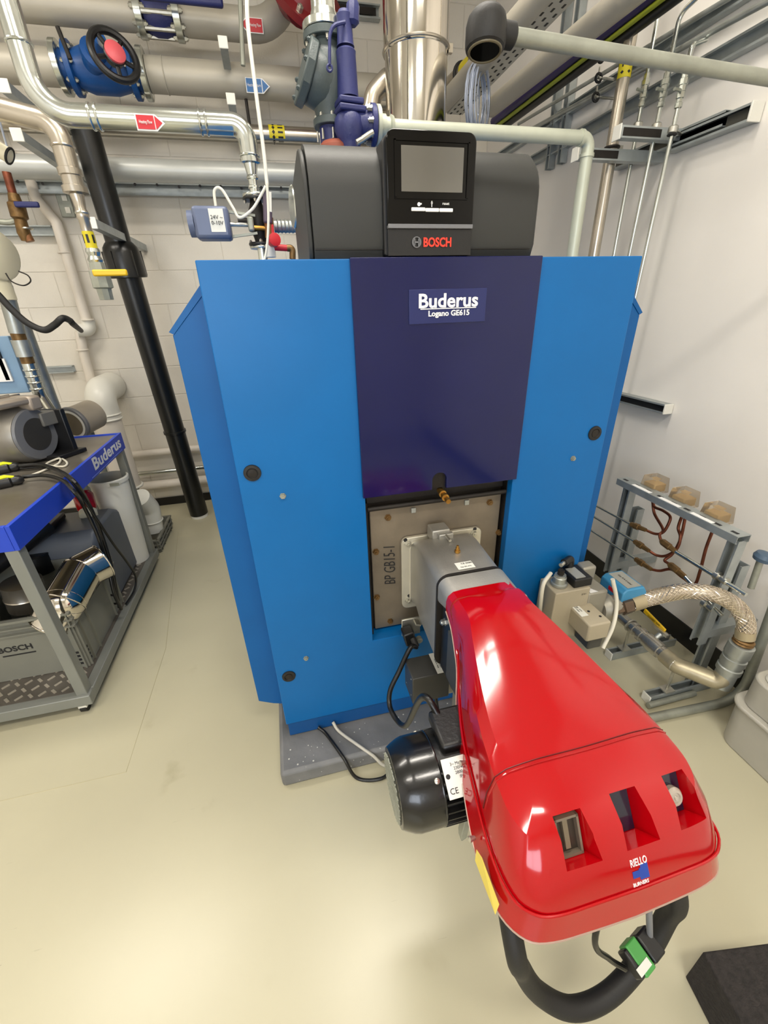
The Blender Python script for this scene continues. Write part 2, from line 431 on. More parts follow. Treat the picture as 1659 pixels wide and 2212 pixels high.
# 2 second big pipe
c2 = (-0.3098, 3.62, 2.886)
r2 = 0.0826
vx0 = (-0.9636, 3.62, 2.882)[0]; vx1 = (-0.5441, 3.62, 2.897)[0]
t2 = strapped('heating_main_pipe', 'second wide grey horizontal pipe from the top, carrying the blue handwheel valve', (-3.1, 3.62, c2[2]), (vx0-.03, 3.62, c2[2]), r2, M_lag)
B().cyl((vx1+.03, 3.62, c2[2]), (1.0, 3.62, c2[2]), r2, seg=36).done('pipe_body', M_lag, t2)
B().torus((-0.42, 3.62, c2[2]), (1, 0, 0), r2, 0.004, 40, 6).done('seam_ring', M_lag, t2)
# 3 stainless pipe carrying yellow tape
c3 = (0.3235, 3.62, 2.635); r3 = 0.04748
t3 = strapped('gas_main_pipe', 'slimmer satin steel horizontal pipe with a yellow tape band', (-3.1, 3.62, c3[2]), (1.2, 3.62, c3[2]), r3, M_inoxdull)
def tape(c, axis, r, w, parent, n=5, label='yellow and black tape band'):
    d, u, v = frame_of(axis); c = V(c)
    lab(B().cyl(c-d*w/2, c+d*w/2, r+0.0012, seg=32).done('tape_band', M_yel, parent), label)
    b = B()
    for i in range(n*2):
        a = 2*PI*i/(n*2)
        for s in (-1, 1):
            nn = u*math.cos(a)+v*math.sin(a); tt = -u*math.sin(a)+v*math.cos(a)
            p = c+nn*(r+0.0016)+d*s*w*0.22
            if s < 0: b.prism([(-w*.10, 0), (0, w*.12), (w*.10, 0), (0, -w*.12)], p, d, tt, 0.0008)
            else: b.prism([(-w*.16, -w*.05), (w*.16, -w*.05), (w*.16, w*.05), (-w*.16, w*.05)], p, d, tt, 0.0008)
    b.done('tape_marking', M_ink, parent)
tape((0.198, 3.62, 2.637), (1, 0, 0), r3, 0.10, t3, 6)
# 4 lower wide pipe
c4 = (-0.1264, 3.66, 2.437); r4 = 0.06193
t4 = strapped('return_main_pipe', 'lowest wide grey horizontal pipe just above the strut rail', (-3.1, 3.66, c4[2]), (0.62, 3.66, c4[2]), r4, mat('blue_grey_lagging', (186, 188, 184), 0.38, 0.3, var=0.04))
# strut rail below
ra = (-1.575, 3.84, 2.384); rb = (0.3061, 3.84, 2.388)
t = thing('wall_rail', 'perforated strut rail under the lowest wide pipe on the back wall', 'rail', (ra[0], 3.9, rb[2]))
channel((-3.0, 3.90, rb[2]), (0.6, 3.90, rb[2]), (0, -1, 0), 0.082, 0.03, parent=t, lip=0.02)
b = B()
for i in range(22): b.cyl((-2.6+i*0.14, 3.868, rb[2]+(0.018 if i % 3 else 0.01)), (-2.6+i*0.14, 3.8665, rb[2]+(0.018 if i % 3 else 0.01)), 0.009, seg=8)
b.done('slot', M_ink, t)['kind'] = 'stuff'
# pipe brackets: struts sticking out of the wall with white end caps
for i, (px, py, pb, lbl) in enumerate(((482, 92, 138, 'strut bracket with white end cap under the topmost wide pipe'), (499, 214, 258, 'strut bracket with white end cap under the second wide pipe'), (38, 292, 330, 'strut bracket with white end cap left under the satin steel pipe'), (8, 186, 226, 'strut bracket with white end cap at the far left under the second wide pipe'))):
    q = {0: (-0.05367, 3.3, 2.927), 1: (-0.05479, 3.3, 2.695), 2: (-1.046, 2.9, 2.387), 3: (-1.038, 2.9, 2.559)}[i]
    t = thing('pipe_bracket', lbl, 'bracket', q)
    yb = 3.94
    channel((q[0], q[1], q[2]-0.0205), (q[0], yb, q[2]-0.0205), (0, 0, 1), parent=t, name='arm')
    lab(B().box((q[0], q[1]-0.004, q[2]), (0.050, 0.008, 0.052)).done('end_cap', M_whiteplast, t, bev=0.003), 'white plastic end cap')
# blue handwheel valve in the second pipe
def flange(parent, c, axis, R, th, m, n=8, Rb=None, name='flange', bolts=True, hole=0, br=0.011, nut=0.012):
    d, u, v = frame_of(axis); c = V(c)
    B().lathe(c-d*th/2, d, [(0, R*0.96), (0.003, R), (th-0.003, R), (th, R*0.96)], 36).done(name, m, parent)
    if bolts:
        bolt_ring('bolt', c+d*th/2, d, Rb or R*0.82, n, br, nut, parent)
        bolt_ring('bolt', c-d*th/2, -d, Rb or R*0.82, n, br, nut, parent)
vc = (-0.7507, 3.62, 2.894); vz = c2[2]; vx0 = (-0.9636, 3.62, 2.882)[0]; vx1 = (-0.5441, 3.62, 2.897)[0]
t = thing('gate_valve', 'blue cast valve with black handwheel and pink hub in the second wide pipe', 'valve', (vc[0], 3.62, vz))
B().lathe((vx0, 3.62, vz), (1, 0, 0), [(0, .085), (.14*(vx1-vx0), .08), (.32*(vx1-vx0), .105), (.62*(vx1-vx0), .105), (.85*(vx1-vx0), .08), (vx1-vx0, .085)], 28).done('valve_body', M_bluevalve, t)
fr = r2*1.45
flange(t, (vx0+0.05, 3.62, vz), (1, 0, 0), fr, 0.032, M_bluevalve, 8, name='valve_flange')
flange(t, (vx0-0.01, 3.62, vz), (1, 0, 0), fr, 0.034, M_chrome, 8, bolts=False, name='pipe_flange')
flange(t, (vx1-0.05, 3.62, vz), (1, 0, 0), fr, 0.032, M_bluevalve, 8, name='valve_flange')
flange(t, (vx1+0.01, 3.62, vz), (1, 0, 0), fr, 0.034, M_chrome, 8, bolts=False, name='pipe_flange')
wd = V((0.46, -0.84, 0.24)).normalized()
nc = V((vc[0]-0.02, 3.53, vz+0.01))
B().lathe(nc, wd, [(-.1, .06), (.03, .06), (.035, .075), (.06, .075), (.065, .05), (.11, .04), (.17, .035)], 24).done('bonnet', M_bluevalve, t)
wc = V((-0.6131, 3.27, 2.828))
B().cyl(nc+wd*0.15, wc, 0.016).done('stem', M_bolt, t)
hw = B().done('handwheel', M_blackplast, t) if False else None
b = B(); b.torus(wc, wd, 0.105, 0.018, 36, 10)
d_, u_, v_ = frame_of(wd)
for i in range(5):
    an = 2*PI*i/5+0.3; b.cyl(wc, wc+(u_*math.cos(an)+v_*math.sin(an))*0.10, 0.011, seg=8)
b.lathe(wc-wd*0.02, wd, [(0, .045), (.035, .052), (.04, .045)], 20)
hwo = b.done('handwheel', M_blackplast, t)
lab(B().lathe(wc+wd*0.02, wd, [(0, .048), (.012, .048), (.02, .034), (.022, .0)], 24).done('hub_cap', M_pinkcap, hwo), 'pink hub cap')
# butterfly valve between flanges in the topmost pipe
bx = (-0.3946, 3.62, 3.121)[0]
t = thing('butterfly_valve', 'navy valve clamped between steel flanges in the topmost pipe', 'valve', (bx, 3.62, z1))
for s in (-1, 1):
    flange(t, (bx+s*0.10, 3.62, z1), (1, 0, 0), r1*1.33, 0.04, M_chrome, 8, bolts=True, br=0.014, nut=0.016)
B().lathe((bx-0.075, 3.62, z1), (1, 0, 0), [(0, r1*.98), (.05, r1*1.2), (.10, r1*1.2), (.15, r1*.98)], 32).done('valve_body', M_navyvalve, t)
b = B()
for i in range(8):
    an = 2*PI*i/8+.2; b.cyl((bx-0.12, 3.62+r1*1.12*math.cos(an), z1+r1*1.12*math.sin(an)), (bx+0.12, 3.62+r1*1.12*math.cos(an), z1+r1*1.12*math.sin(an)), 0.012, seg=8)
b.done('tie_bolt', M_bolt, t)
hp = V((-0.3354, 3.4, 3.108))
B().cyl((bx, 3.62, z1+r1), (bx, 3.55, z1+r1+0.14), 0.03).done('stem', M_navyvalve, t)
lab(B().box(hp+V((0.10, 0, 0.02)), (0.42, 0.035, 0.05)).done('lever', M_navyvalve, t, bev=0.012), 'navy lever handle')
# maroon flange beside the steel elbow
q = V((0.3993, 3.35, 3.137))
t = thing('flanged_strainer', 'maroon bolted flange at the elbow of the topmost pipe', 'flange', q)
ax = V((0.35, -0.72, 0.5)).normalized()
B().lathe(q, ax, [(0, .12), (.02, .225), (.055, .225), (.06, .16), (.10, .14)], 32).done('flange_plate', M_maroon, t)
bolt_ring('bolt', q+ax*0.055, ax, 0.19, 8, 0.018, 0.022, t, phase=0.2)
B().cyl(q, V((0.36, 3.62, z1+0.15)), 0.10).done('neck', M_maroon, t)
# drop rods
for px, py, y2, pz, lbl in ((0, 0, 0, 0, 0),):
    pass
def rod(name, label, p0, p1, r, m, cat='rod'):
    o = B().cyl(p0, p1, r, seg=10).done(name, m); tag(o, label, cat); return o
rod('threaded_rod', 'thin dark hanger rod above the blue valve flange', (-0.8814, 3.4, 2.97), (-0.8601, 3.4, 2.848), 0.011, M_ironblack)
rod('threaded_rod', 'thin hanger rod left of the white cable and red arrow label', (0.06615, 3.3, 3.098), (0.03613, 3.3, 2.84), 0.013, M_galvdull)
rod('threaded_rod', 'short hanger rod beside the bend of the slim steel pipe', (0.03799, 3.62, 2.61), (0.03987, 3.66, 2.501), 0.011, M_ironblack)
rod('threaded_rod', 'short hanger rod with clip under the second wide pipe', (0.03082, 3.62, 2.808), (0.03294, 3.62, 2.668), 0.010, M_ironblack)
# arrow labels on the pipes
def arrow(name, label, tip, tail, h, m, y, wd, flip=1):
    """flat pointed label on the front of a pipe."""
    t = thing(name, label, 'label', tail)
    x0, x1, z = tail[0], tip[0], (tip[2]+tail[2])/2
    s = 1 if x1 > x0 else -1; L = abs(x1-x0)
    def P(poly, dy, mm, nm):
        B().prism([(px_*s, pz_) for px_, pz_ in poly], (x0, y-dy, z), (1, 0, 0), (0, 0, 1), 0.0012).done(nm, mm, t, smooth=False)
    P([(-.004, -h/2-.004), (L*.74, -h/2-.004), (L+.008, 0), (L*.74, h/2+.004), (-.004, h/2+.004)], 0, M_white, 'backing')
    P([(0, -h/2), (L*.68, -h/2), (L*.68, h/2), (0, h/2)], 0.002, m, 'label_field')
    P([(L*.72, -h/2), (L, 0), (L*.72, h/2)], 0.002, m, 'arrow_tip')
    text(wd, h*.34, (x0+s*L*.34, y-0.0045, z), (1, 0, 0), (0, 0, 1), M_white, t, sx=0.62)
arrow('pipe_arrow_label', 'red left-pointing arrow label on the topmost wide pipe', (0.06065, 3.5, 3.104), (0.178, 3.5, 3.111), 0.058, M_redarrow, 3.62-r1-0.003, 'Heating Flow')
arrow('pipe_arrow_label', 'blue right-pointing arrow label on the second wide pipe', (0.1754, 3.44, 2.844), (0.04427, 3.44, 2.838), 0.062, M_bluearrow, 3.62-r2-0.003, 'Heating Return')

# ================================================================ press-fit pipe T1 (boiler flow) at left, in front of the wall pipes
YT = 2.0
rt = 0.0329
T1 = thing('flow_pipe', 'shiny press-fitted pipe dropping at top left, bending right and down to the black valve', 'pipe', (-0.617, 2, 2.213))
zT = 2.205
zA, zB, zC = (-0.01651, 2, 2.107)[2], (-0.007773, 2, 1.99)[2], (-0.0261, 2, 1.845)[2]
xl = (-0.6371, 2, 2.201)[0]; xr = (0.003271, 2, 2.204)[0]
B().pipe([(xl, YT, 3.3), (xl, YT, zT), (xr, YT, zT), (xr, YT, zA)], rt, 0.10, 24, 12).done('pipe_body', M_chrome, T1)
for p, ax in (((xl, YT, 2.37), (0, 0, 1)), ((xl, YT, 2.50), (0, 0, 1)), ((xl, YT, 2.54), (0, 0, 1)), ((xl+0.15, YT, zT), (1, 0, 0)), ((xl+0.17, YT, zT), (1, 0, 0)), ((xr-0.15, YT, zT), (1, 0, 0)), ((xr-0.13, YT, zT), (1, 0, 0)), ((xr, YT, zA+.01), (0, 0, 1))):
    B().torus(p, ax, rt, 0.0045, 32, 8).done('press_ring', M_chrome, T1)
B().lathe((xr, YT, zA), (0, 0, -1), [(0, rt+.003), (.010, rt+.003), (.013, .024), (.045, .0175), (.050, .021), (.056, .021), (.059, .017), (.075, .017), (.077, .020), (.084, .020), (.086, .016), (zA-zB-.018, .016)], 24).done('reducer', M_chrome, T1)
arrow('pipe_arrow_label', 'red right-pointing arrow label on the slim shiny flow pipe', (-0.2662, 1.95, 2.188), (-0.3446, 1.95, 2.186), 0.036, M_redarrow, YT-rt-0.003, 'Heating Flow')
# black control valve with flanges, actuator
zv = (zB+zC)/2; hv = (zB-zC)/2
t = thing('control_valve', 'black flanged control valve left of the black control box', 'valve', (xr, YT, zv))
B().lathe((xr, YT, zv+hv), (0, 0, -1), [(0, .020), (.012, .022), (hv*.6, .034), (hv*1.2, .035), (hv*1.7, .024), (hv*2, .020)], 24).done('valve_body', M_ironblack, t)
for s in (1, -1):
    c = V((xr, YT, zv+s*hv))
    flange(t, c, (0, 0, 1), 0.047, 0.010, M_blackplast, 4, name='valve_flange', br=0.006, nut=0.008)
    flange(t, c+V((0, 0, s*0.0105)), (0, 0, 1), 0.045, 0.009, M_chrome, 4, bolts=False, name='pipe_flange')
B().cyl((xr, YT, zC-0.014), (xr, YT, 1.702), 0.018).done('tail_pipe', M_chrome, t)
B().cyl((xr-0.075, YT, zv), (xr-.02, YT, zv), 0.014).done('neck', M_ironblack, t)
ac = V((-0.1603, 1.95, 1.903))
t = thing('valve_actuator', 'blue-grey box actuator with white label left of the black valve', 'actuator', ac)
B().box(ac, (0.125, 0.09, 0.10)).done('housing', M_actblue, t, bev=0.012)
B().cyl(ac+V((-0.062, 0, 0)), ac+V((-0.082, 0, 0)), 0.042).done('end_knob', M_actblue, t)
B().box(ac+V((0.02, -0.0455, 0.005)), (0.050, 0.002, 0.070)).done('rating_label', M_label, t)
text('24V ~\n0-10V', 0.017, ac+V((0.02, -0.0495, 0.005)), (1, 0, 0), (0, 0, 1), M_ink, t)
for s in (-1, 1):
    B().box((ac.x+0.10, ac.y, ac.z+s*0.034), (0.11, 0.012, 0.008), Matrix.Rotation(s*0.12, 3, 'Y')).done('yoke_arm', M_galvdull, t)
B().cyl(ac+V((0.06, 0, 0)), ac+V((0.135, 0.01, 0)), 0.007).done('spindle', M_bolt, t)
B().box(ac+V((0.135, 0, 0)), (0.022, 0.04, 0.045)).done('clamp', M_galvdull, t, bev=0.006)
c0 = ac+V((0.02, 0, 0.05))
o = B().spline([c0, c0+V((0.005, 0, 0.05)), c0+V((0.03, 0, 0.055)), c0+V((0.06, -.01, 0.0)), (-0.06101, 1.93, 1.921), (-0.0124, 1.92, 1.945), (0.02725, 1.92, 1.99), (0.04563, 1.92, 2.014)], 0.005).done('white_flex', M_cwhite)
tag(o, 'thin white cable looping from the blue-grey actuator to the relief valve', 'cable')
# white vertical capillary / cable from the ceiling
o = B().spline([(0.05932, 1.85, 2.47), (0.05014, 1.85, 2.391), (0.0499, 1.85, 2.243), (0.0515, 1.85, 2.091), (0.04906, 1.85, 2.003)], 0.0062, 12).done('hanging_conduit', M_whiteplast)
tag(o, 'white conduit hanging from the ceiling in front of the wide pipes', 'conduit')
o = B().spline([(0.04956, 1.84, 2.006), (0.03981, 1.84, 1.908), (0.0226, 1.84, 1.824), (0.005186, 1.84, 1.774)], 0.0045).done('white_flex', M_cwhite)
tag(o, 'thin white cable running down behind the blue panel edge', 'cable')
# relief assembly right of it
q = V((0.04641, 1.95, 1.954))
t = thing('relief_assembly', 'small purple-grey and copper switch assembly with red handwheel above blue panel', 'valve', q)
B().box(V((0.04304, 1.95, 1.954)), (0.032, 0.05, 0.10), Matrix.Rotation(0.12, 3, 'Y')).done('switch_body', mat('mauve_body', (92, 78, 92), 0.45), t, bev=0.006)
B().box(V((0.05324, 1.91, 1.966)), (0.012, 0.004, 0.06), Matrix.Rotation(0.12, 3, 'Y')).done('label_plate', M_label, t)
B().cyl((0.04219, 1.95, 1.925), (0.03764, 1.95, 1.859), 0.017).done('copper_stem', M_copdull, t)
B().cyl((-0.01687, 1.95, 1.893), (0.02872, 1.95, 1.891), 0.008).done('brass_nipple', M_brass, t)
lab(B().lathe((0.04046, 1.93, 1.843), (0.3, -1, 0.1), [(0, .014), (.03, .022), (.05, .022), (.052, .014)], 16).done('red_knob', M_redarrow, t), 'red knob')
B().box(V((0.04777, 1.95, 1.881)), (0.018, 0.03, 0.045)).done('red_bonnet', M_redarrow, t, bev=0.005)
B().cyl((0.04566, 1.95, 1.83), (0.1015, 1.95, 1.827), 0.011).done('red_tube', M_redarrow, t)
B().pipe([(0.09791, 1.95, 1.827), (0.1192, 1.95, 1.827), (0.1146, 1.95, 1.79)], 0.012, 0.01).done('brass_tail', M_tan, t)
B().cyl((0.0348, 1.95, 1.839), (0.03383, 1.95, 1.797), 0.018).done('white_body', M_whiteplast, t)
t = thing('threaded_nipple', 'short threaded steel pipe stub entering the left side of the control box', 'pipe', (0.0745, 2, 1.906))
B().cyl((0.06018, 2, 1.905), (0.1817, 2, 1.905), 0.021).done('pipe_body', M_galv, t)
for k in range(7): B().torus((0.0743, 2, 1.905)+Vector((0.014*k, 0, 0)) if False else V((0.0743, 2, 1.905))+V((0.014*k, 0, 0)), (1, 0, 0), 0.021, 0.003, 20, 6).done('thread_ring', M_galv, t)
o = B().lathe((0.105, 1.55, 1.889), (1, 0.1, 0), [(0, .050), (.004, .054), (.02, .054), (.022, .045)], 28).done('dial_gauge', M_chrome)
tag(o, 'round chrome-rimmed dial gauge seen edge-on at the left of the control box', 'gauge')

# ================================================================ T2: stainless drop with yellow-handled valve
Y2 = 2.45
t = thing('gas_drop_pipe', 'stainless drop pipe with reducer, yellow tape and yellow lever valve', 'pipe', (-0.7178, 2.45, 2.262))
x2, z2 = (-0.7299, 2.45, 2.317)[0], (-0.7299, 2.45, 2.317)[2]
ax0, ax1 = V((-0.7328, 2.45, 2.308)), V((-0.7321, 2.45, 2.078))
B().pipe([(-1.107, 2.5, 2.393), V(ax0), (ax0.x, 2.45, (-0.76, 2.45, 2.133)[2])], 0.03997, 0.07, 24).done('upper_pipe', M_inoxdull, t)
rr = 0.03997
zz = lambda py: 2.45 and None
x2 = ax0.x
za, zb, zc_, zd = (-0.7738, 2.45, 2.117)[2], (-0.7568, 2.45, 2.062)[2], (-0.7578, 2.45, 1.963)[2], (-0.745, 2.45, 1.867)[2]
B().lathe((x2, 2.45, za+0.05), (0, 0, -1), [(0, rr), (.003, rr+.006), (.025, rr+.006), (.028, rr), (.06, rr), (.063, rr+.008), (.085, rr+.008), (.09, rr*.7), (.14, rr*.52), (.15, rr*.62), (.175, rr*.62), (.18, rr*.54), (za-zd, rr*.54)], 24).done('reducer', M_inoxdull, t)
B().torus((x2, 2.45, z2-0.08), (0, 0, 1), rr, .005, 28, 8).done('press_ring', M_inoxdull, t)
tape((x2, 2.45, (zc_+zd)/2-0.02), (0, 0, 1), rr*.54, 0.10, t, 3)
B().torus((x2, 2.45, zc_+0.05), (0, 0, 1), rr*.54, .006, 20, 8).done('pipe_clip', M_bolt, t)
B().lathe((x2, 2.45, zd+0.015), (0, 0, -1), [(0, .026), (.015, .030), (.03, .024), (.045, .032), (.06, .026)], 16).done('union', M_chrome, t)
zw = zd-0.04
B().lathe((x2, 2.45, zw), (0, 0, -1), [(0, .032), (.03, .034), (.035, .042), (.10, .044), (.105, .032), (.15, .030)], 8).done('ball_valve_body', M_galvdull, t)
lab(B().box(V((-0.6676, 2.38, 1.782)), (0.14, 0.02, 0.026)).done('lever_handle', M_yelh, t, bev=0.006), 'yellow lever handle')
t = thing('wall_bracket', 'strut bracket with white end cap beside the black downpipe', 'bracket', (-0.8359, 2.9, 2.042))
q = V((-0.8359, 2.9, 2.042)); channel(q-V((0, 0, .02)), (q.x, 3.94, q.z-0.02), (0, 0, 1), parent=t, name='arm')
lab(B().box(q-V((0, .004, 0)), (0.05, 0.008, 0.052)).done('end_cap', M_whiteplast, t, bev=0.003), 'white plastic end cap')
t = thing('base_plate_bracket', 'grey slotted plate bracket on the wall behind the stainless drop pipe', 'bracket', (-1.268, 3.94, 2.304))
B().box(V((-1.263, 3.93, 2.299)), (0.085, 0.012, 0.15)).done('plate', M_galvdull, t, bev=0.004)
for d in (-.035, .035): B().box(V((-1.254, 3.92, 2.298))+V((0, 0, d)), (0.03, 0.006, 0.035)).done('nut_block', M_bolt, t)
# black downpipe
pb, pt = V((-0.8321, 3.597, 0.03)), V((-0.8848, 3.42, 2.552))
t = thing('soil_pipe', 'tall black leaning plastic pipe with collar standing on the floor', 'pipe', (pb.x, pb.y, 0))
rb = 0.066
d = (pt-pb)
B().cyl(pb, pb+d*1.0, 0.074, seg=32).done('pipe_body', M_soil, t)
co = V((-0.8586, 3.45, 1.924)); k = (co-pb).dot(d.normalized())
B().lathe(pb+d.normalized()*(k-0.10), d, [(0, .108), (.004, .112), (.14, .108), (.17, .10), (.19, .085), (.2, .075)], 32).done('collar', M_soil, t)
b = B(); dn, uu, vv = frame_of(d)
for an in (0.6, 1.7, 2.8, 3.9, 5.0, 6.0): b.box(pb+dn*(k-0.02)+(uu*math.cos(an)+vv*math.sin(an))*.109, (0.008, 0.008, 0.14), dn.to_track_quat('Z', 'Y').to_matrix())
b.done('collar_rib', M_soil, t)['kind'] = 'stuff'
k2 = (V((-0.8184, 3.5, 0.7708))-pb).dot(dn)
B().lathe(pb+dn*(k2-.012), dn, [(0, .074), (.004, .082), (.02, .082), (.024, .074)], 32).done('socket_ring', M_soil, t)
lab(B().cyl(pb-dn*0.028, pb+dn*0.012, 0.070, seg=32).done('end_cap', M_whiteplast, t), 'white end cap')

# ================================================================ painted condensate pipe on the back wall
rc = 0.03319
t = thing('condensate_pipe', 'thin white painted pipe running down the back wall with clips', 'pipe', (-1.361, 3.88, 1.857))
B().pipe([(-1.555, 3.88, 2.622), (-1.461, 3.88, 2.533), (-1.408, 3.88, 2.464), (-1.41, 3.88, 2.321), (-1.334, 3.88, 2.188), (-1.336, 3.88, 1.971), (-1.336, 3.88, 1.553)], rc, 0.05, 16).done('pipe_body', M_wpaint, t)
B().pipe([(-1.326, 3.88, 1.584), (-1.335, 3.88, 1.514), (-1.411, 3.84, 1.513)], rc*1.35, 0.03, 16).done('elbow', M_whiteplast, t)
B().pipe([(-1.407, 3.88, 1.504), (-1.426, 3.88, 1.362), (-1.449, 3.88, 0.9406)], rc, 0.05, 16).done('lower_pipe', M_wpaint, t)
for p in ((-1.344, 3.88, 2.01), (-1.32, 3.86, 1.581), (-1.428, 3.88, 1.375)):
    B().torus(p, (0, 0, 1), rc*1.1, 0.006, 20, 8).done('pipe_clip', M_wpaint, t)
t = thing('wall_bracket', 'empty perforated strut offcut fixed to the wall left of the white pipe', 'bracket', (-1.632, 3.9, 1.239))
q = V((-1.748, 3.94, 1.241)); q2 = V((-1.544, 3.94, 1.229))
channel((q.x, 3.944, q.z), (q2.x, 3.944, q.z), (0, -1, 0), 0.05, 0.045, parent=t, name='channel_body')
# blue-handled copper valve
t = thing('copper_valve', 'short copper pipe with brass valve and blue lever at upper left', 'valve', (-1.378, 3.5, 2.246))
B().cyl((-1.381, 3.5, 2.374), (-1.387, 3.5, 2.269), 0.022).done('copper_pipe', M_copper, t)
B().lathe((-1.383, 3.5, 2.273), V((-1.396, 3.5, 2.108))-V((-1.383, 3.5, 2.273)), [(0, .028), (.04, .034), (.05, .045), (.12, .045), (.13, .032), (.2, .036), (.24, .024)], 12).done('valve_body', M_tan, t)
B().cyl((-1.397, 3.5, 2.12), (-1.379, 3.5, 2.032), 0.024).done('copper_pipe', M_copdull, t)
lab(B().box(V((-1.309, 3.44, 2.21)), (0.13, 0.02, 0.03)).done('lever_handle', M_navyvalve, t, bev=0.008), 'blue lever handle')
B().spline([(-1.571, 3.5, 2.146), (-1.481, 3.5, 2.131), (-1.43, 3.5, 2.136), (-1.397, 3.5, 2.159)], 0.016).done('side_tube', M_galvdull, t)
B().torus((-1.375, 3.5, 2.099), (0, 0, 1), 0.028, 0.006, 20, 8).done('pipe_clip', M_bolt, t)
t = thing('wall_rail', 'short strut rail behind the copper valve at the left edge', 'rail', (-1.528, 3.9, 2.151))
q = V((-1.796, 3.9, 2.157)); q2 = V((-1.382, 3.9, 2.143))
channel((q.x, 3.944, q2.z), (q2.x, 3.944, q2.z), (0, -1, 0), 0.06, 0.05, parent=t, name='channel_body')
t = thing('lamp_tube', 'cream tube hanging by a thin wire at the left edge', 'light', (-1.005, 2.6, 2.254))
B().cyl((-1.104, 2.6, 2.304), (-0.9918, 2.6, 2.235), 0.030).done('tube', M_cream, t)
B().torus((-0.993, 2.6, 2.236), V((-0.9918, 2.6, 2.235))-V((-1.104, 2.6, 2.304)), 0.030, 0.005, 20, 8).done('end_ring', M_blackrub, t)
B().cyl((-0.9851, 2.6, 2.397), (-0.9918, 2.6, 2.263), 0.004, seg=6).done('wire', M_wire, t)
# low pipes along the back wall
for px, py, r, lbl, m in ((330, 978, .030, 'upper white painted pipe low on the back wall', M_wpaint), (340, 1020, .020, 'thin shiny pipe low on the back wall between two white pipes', M_chrome), (350, 1046, .038, 'lowest white painted pipe just above the black skirting', M_wpaint)):
    q = {978: (-1.146, 3.88, 0.5248), 1020: (-1.153, 3.88, 0.3458), 1046: (-1.143, 3.88, 0.2292)}[py]
    o = B().cyl((-1.75, 3.88, q[2]), (0.1, 3.88, q[2]), r).done('heating_pipe', m); tag(o, lbl, 'pipe')
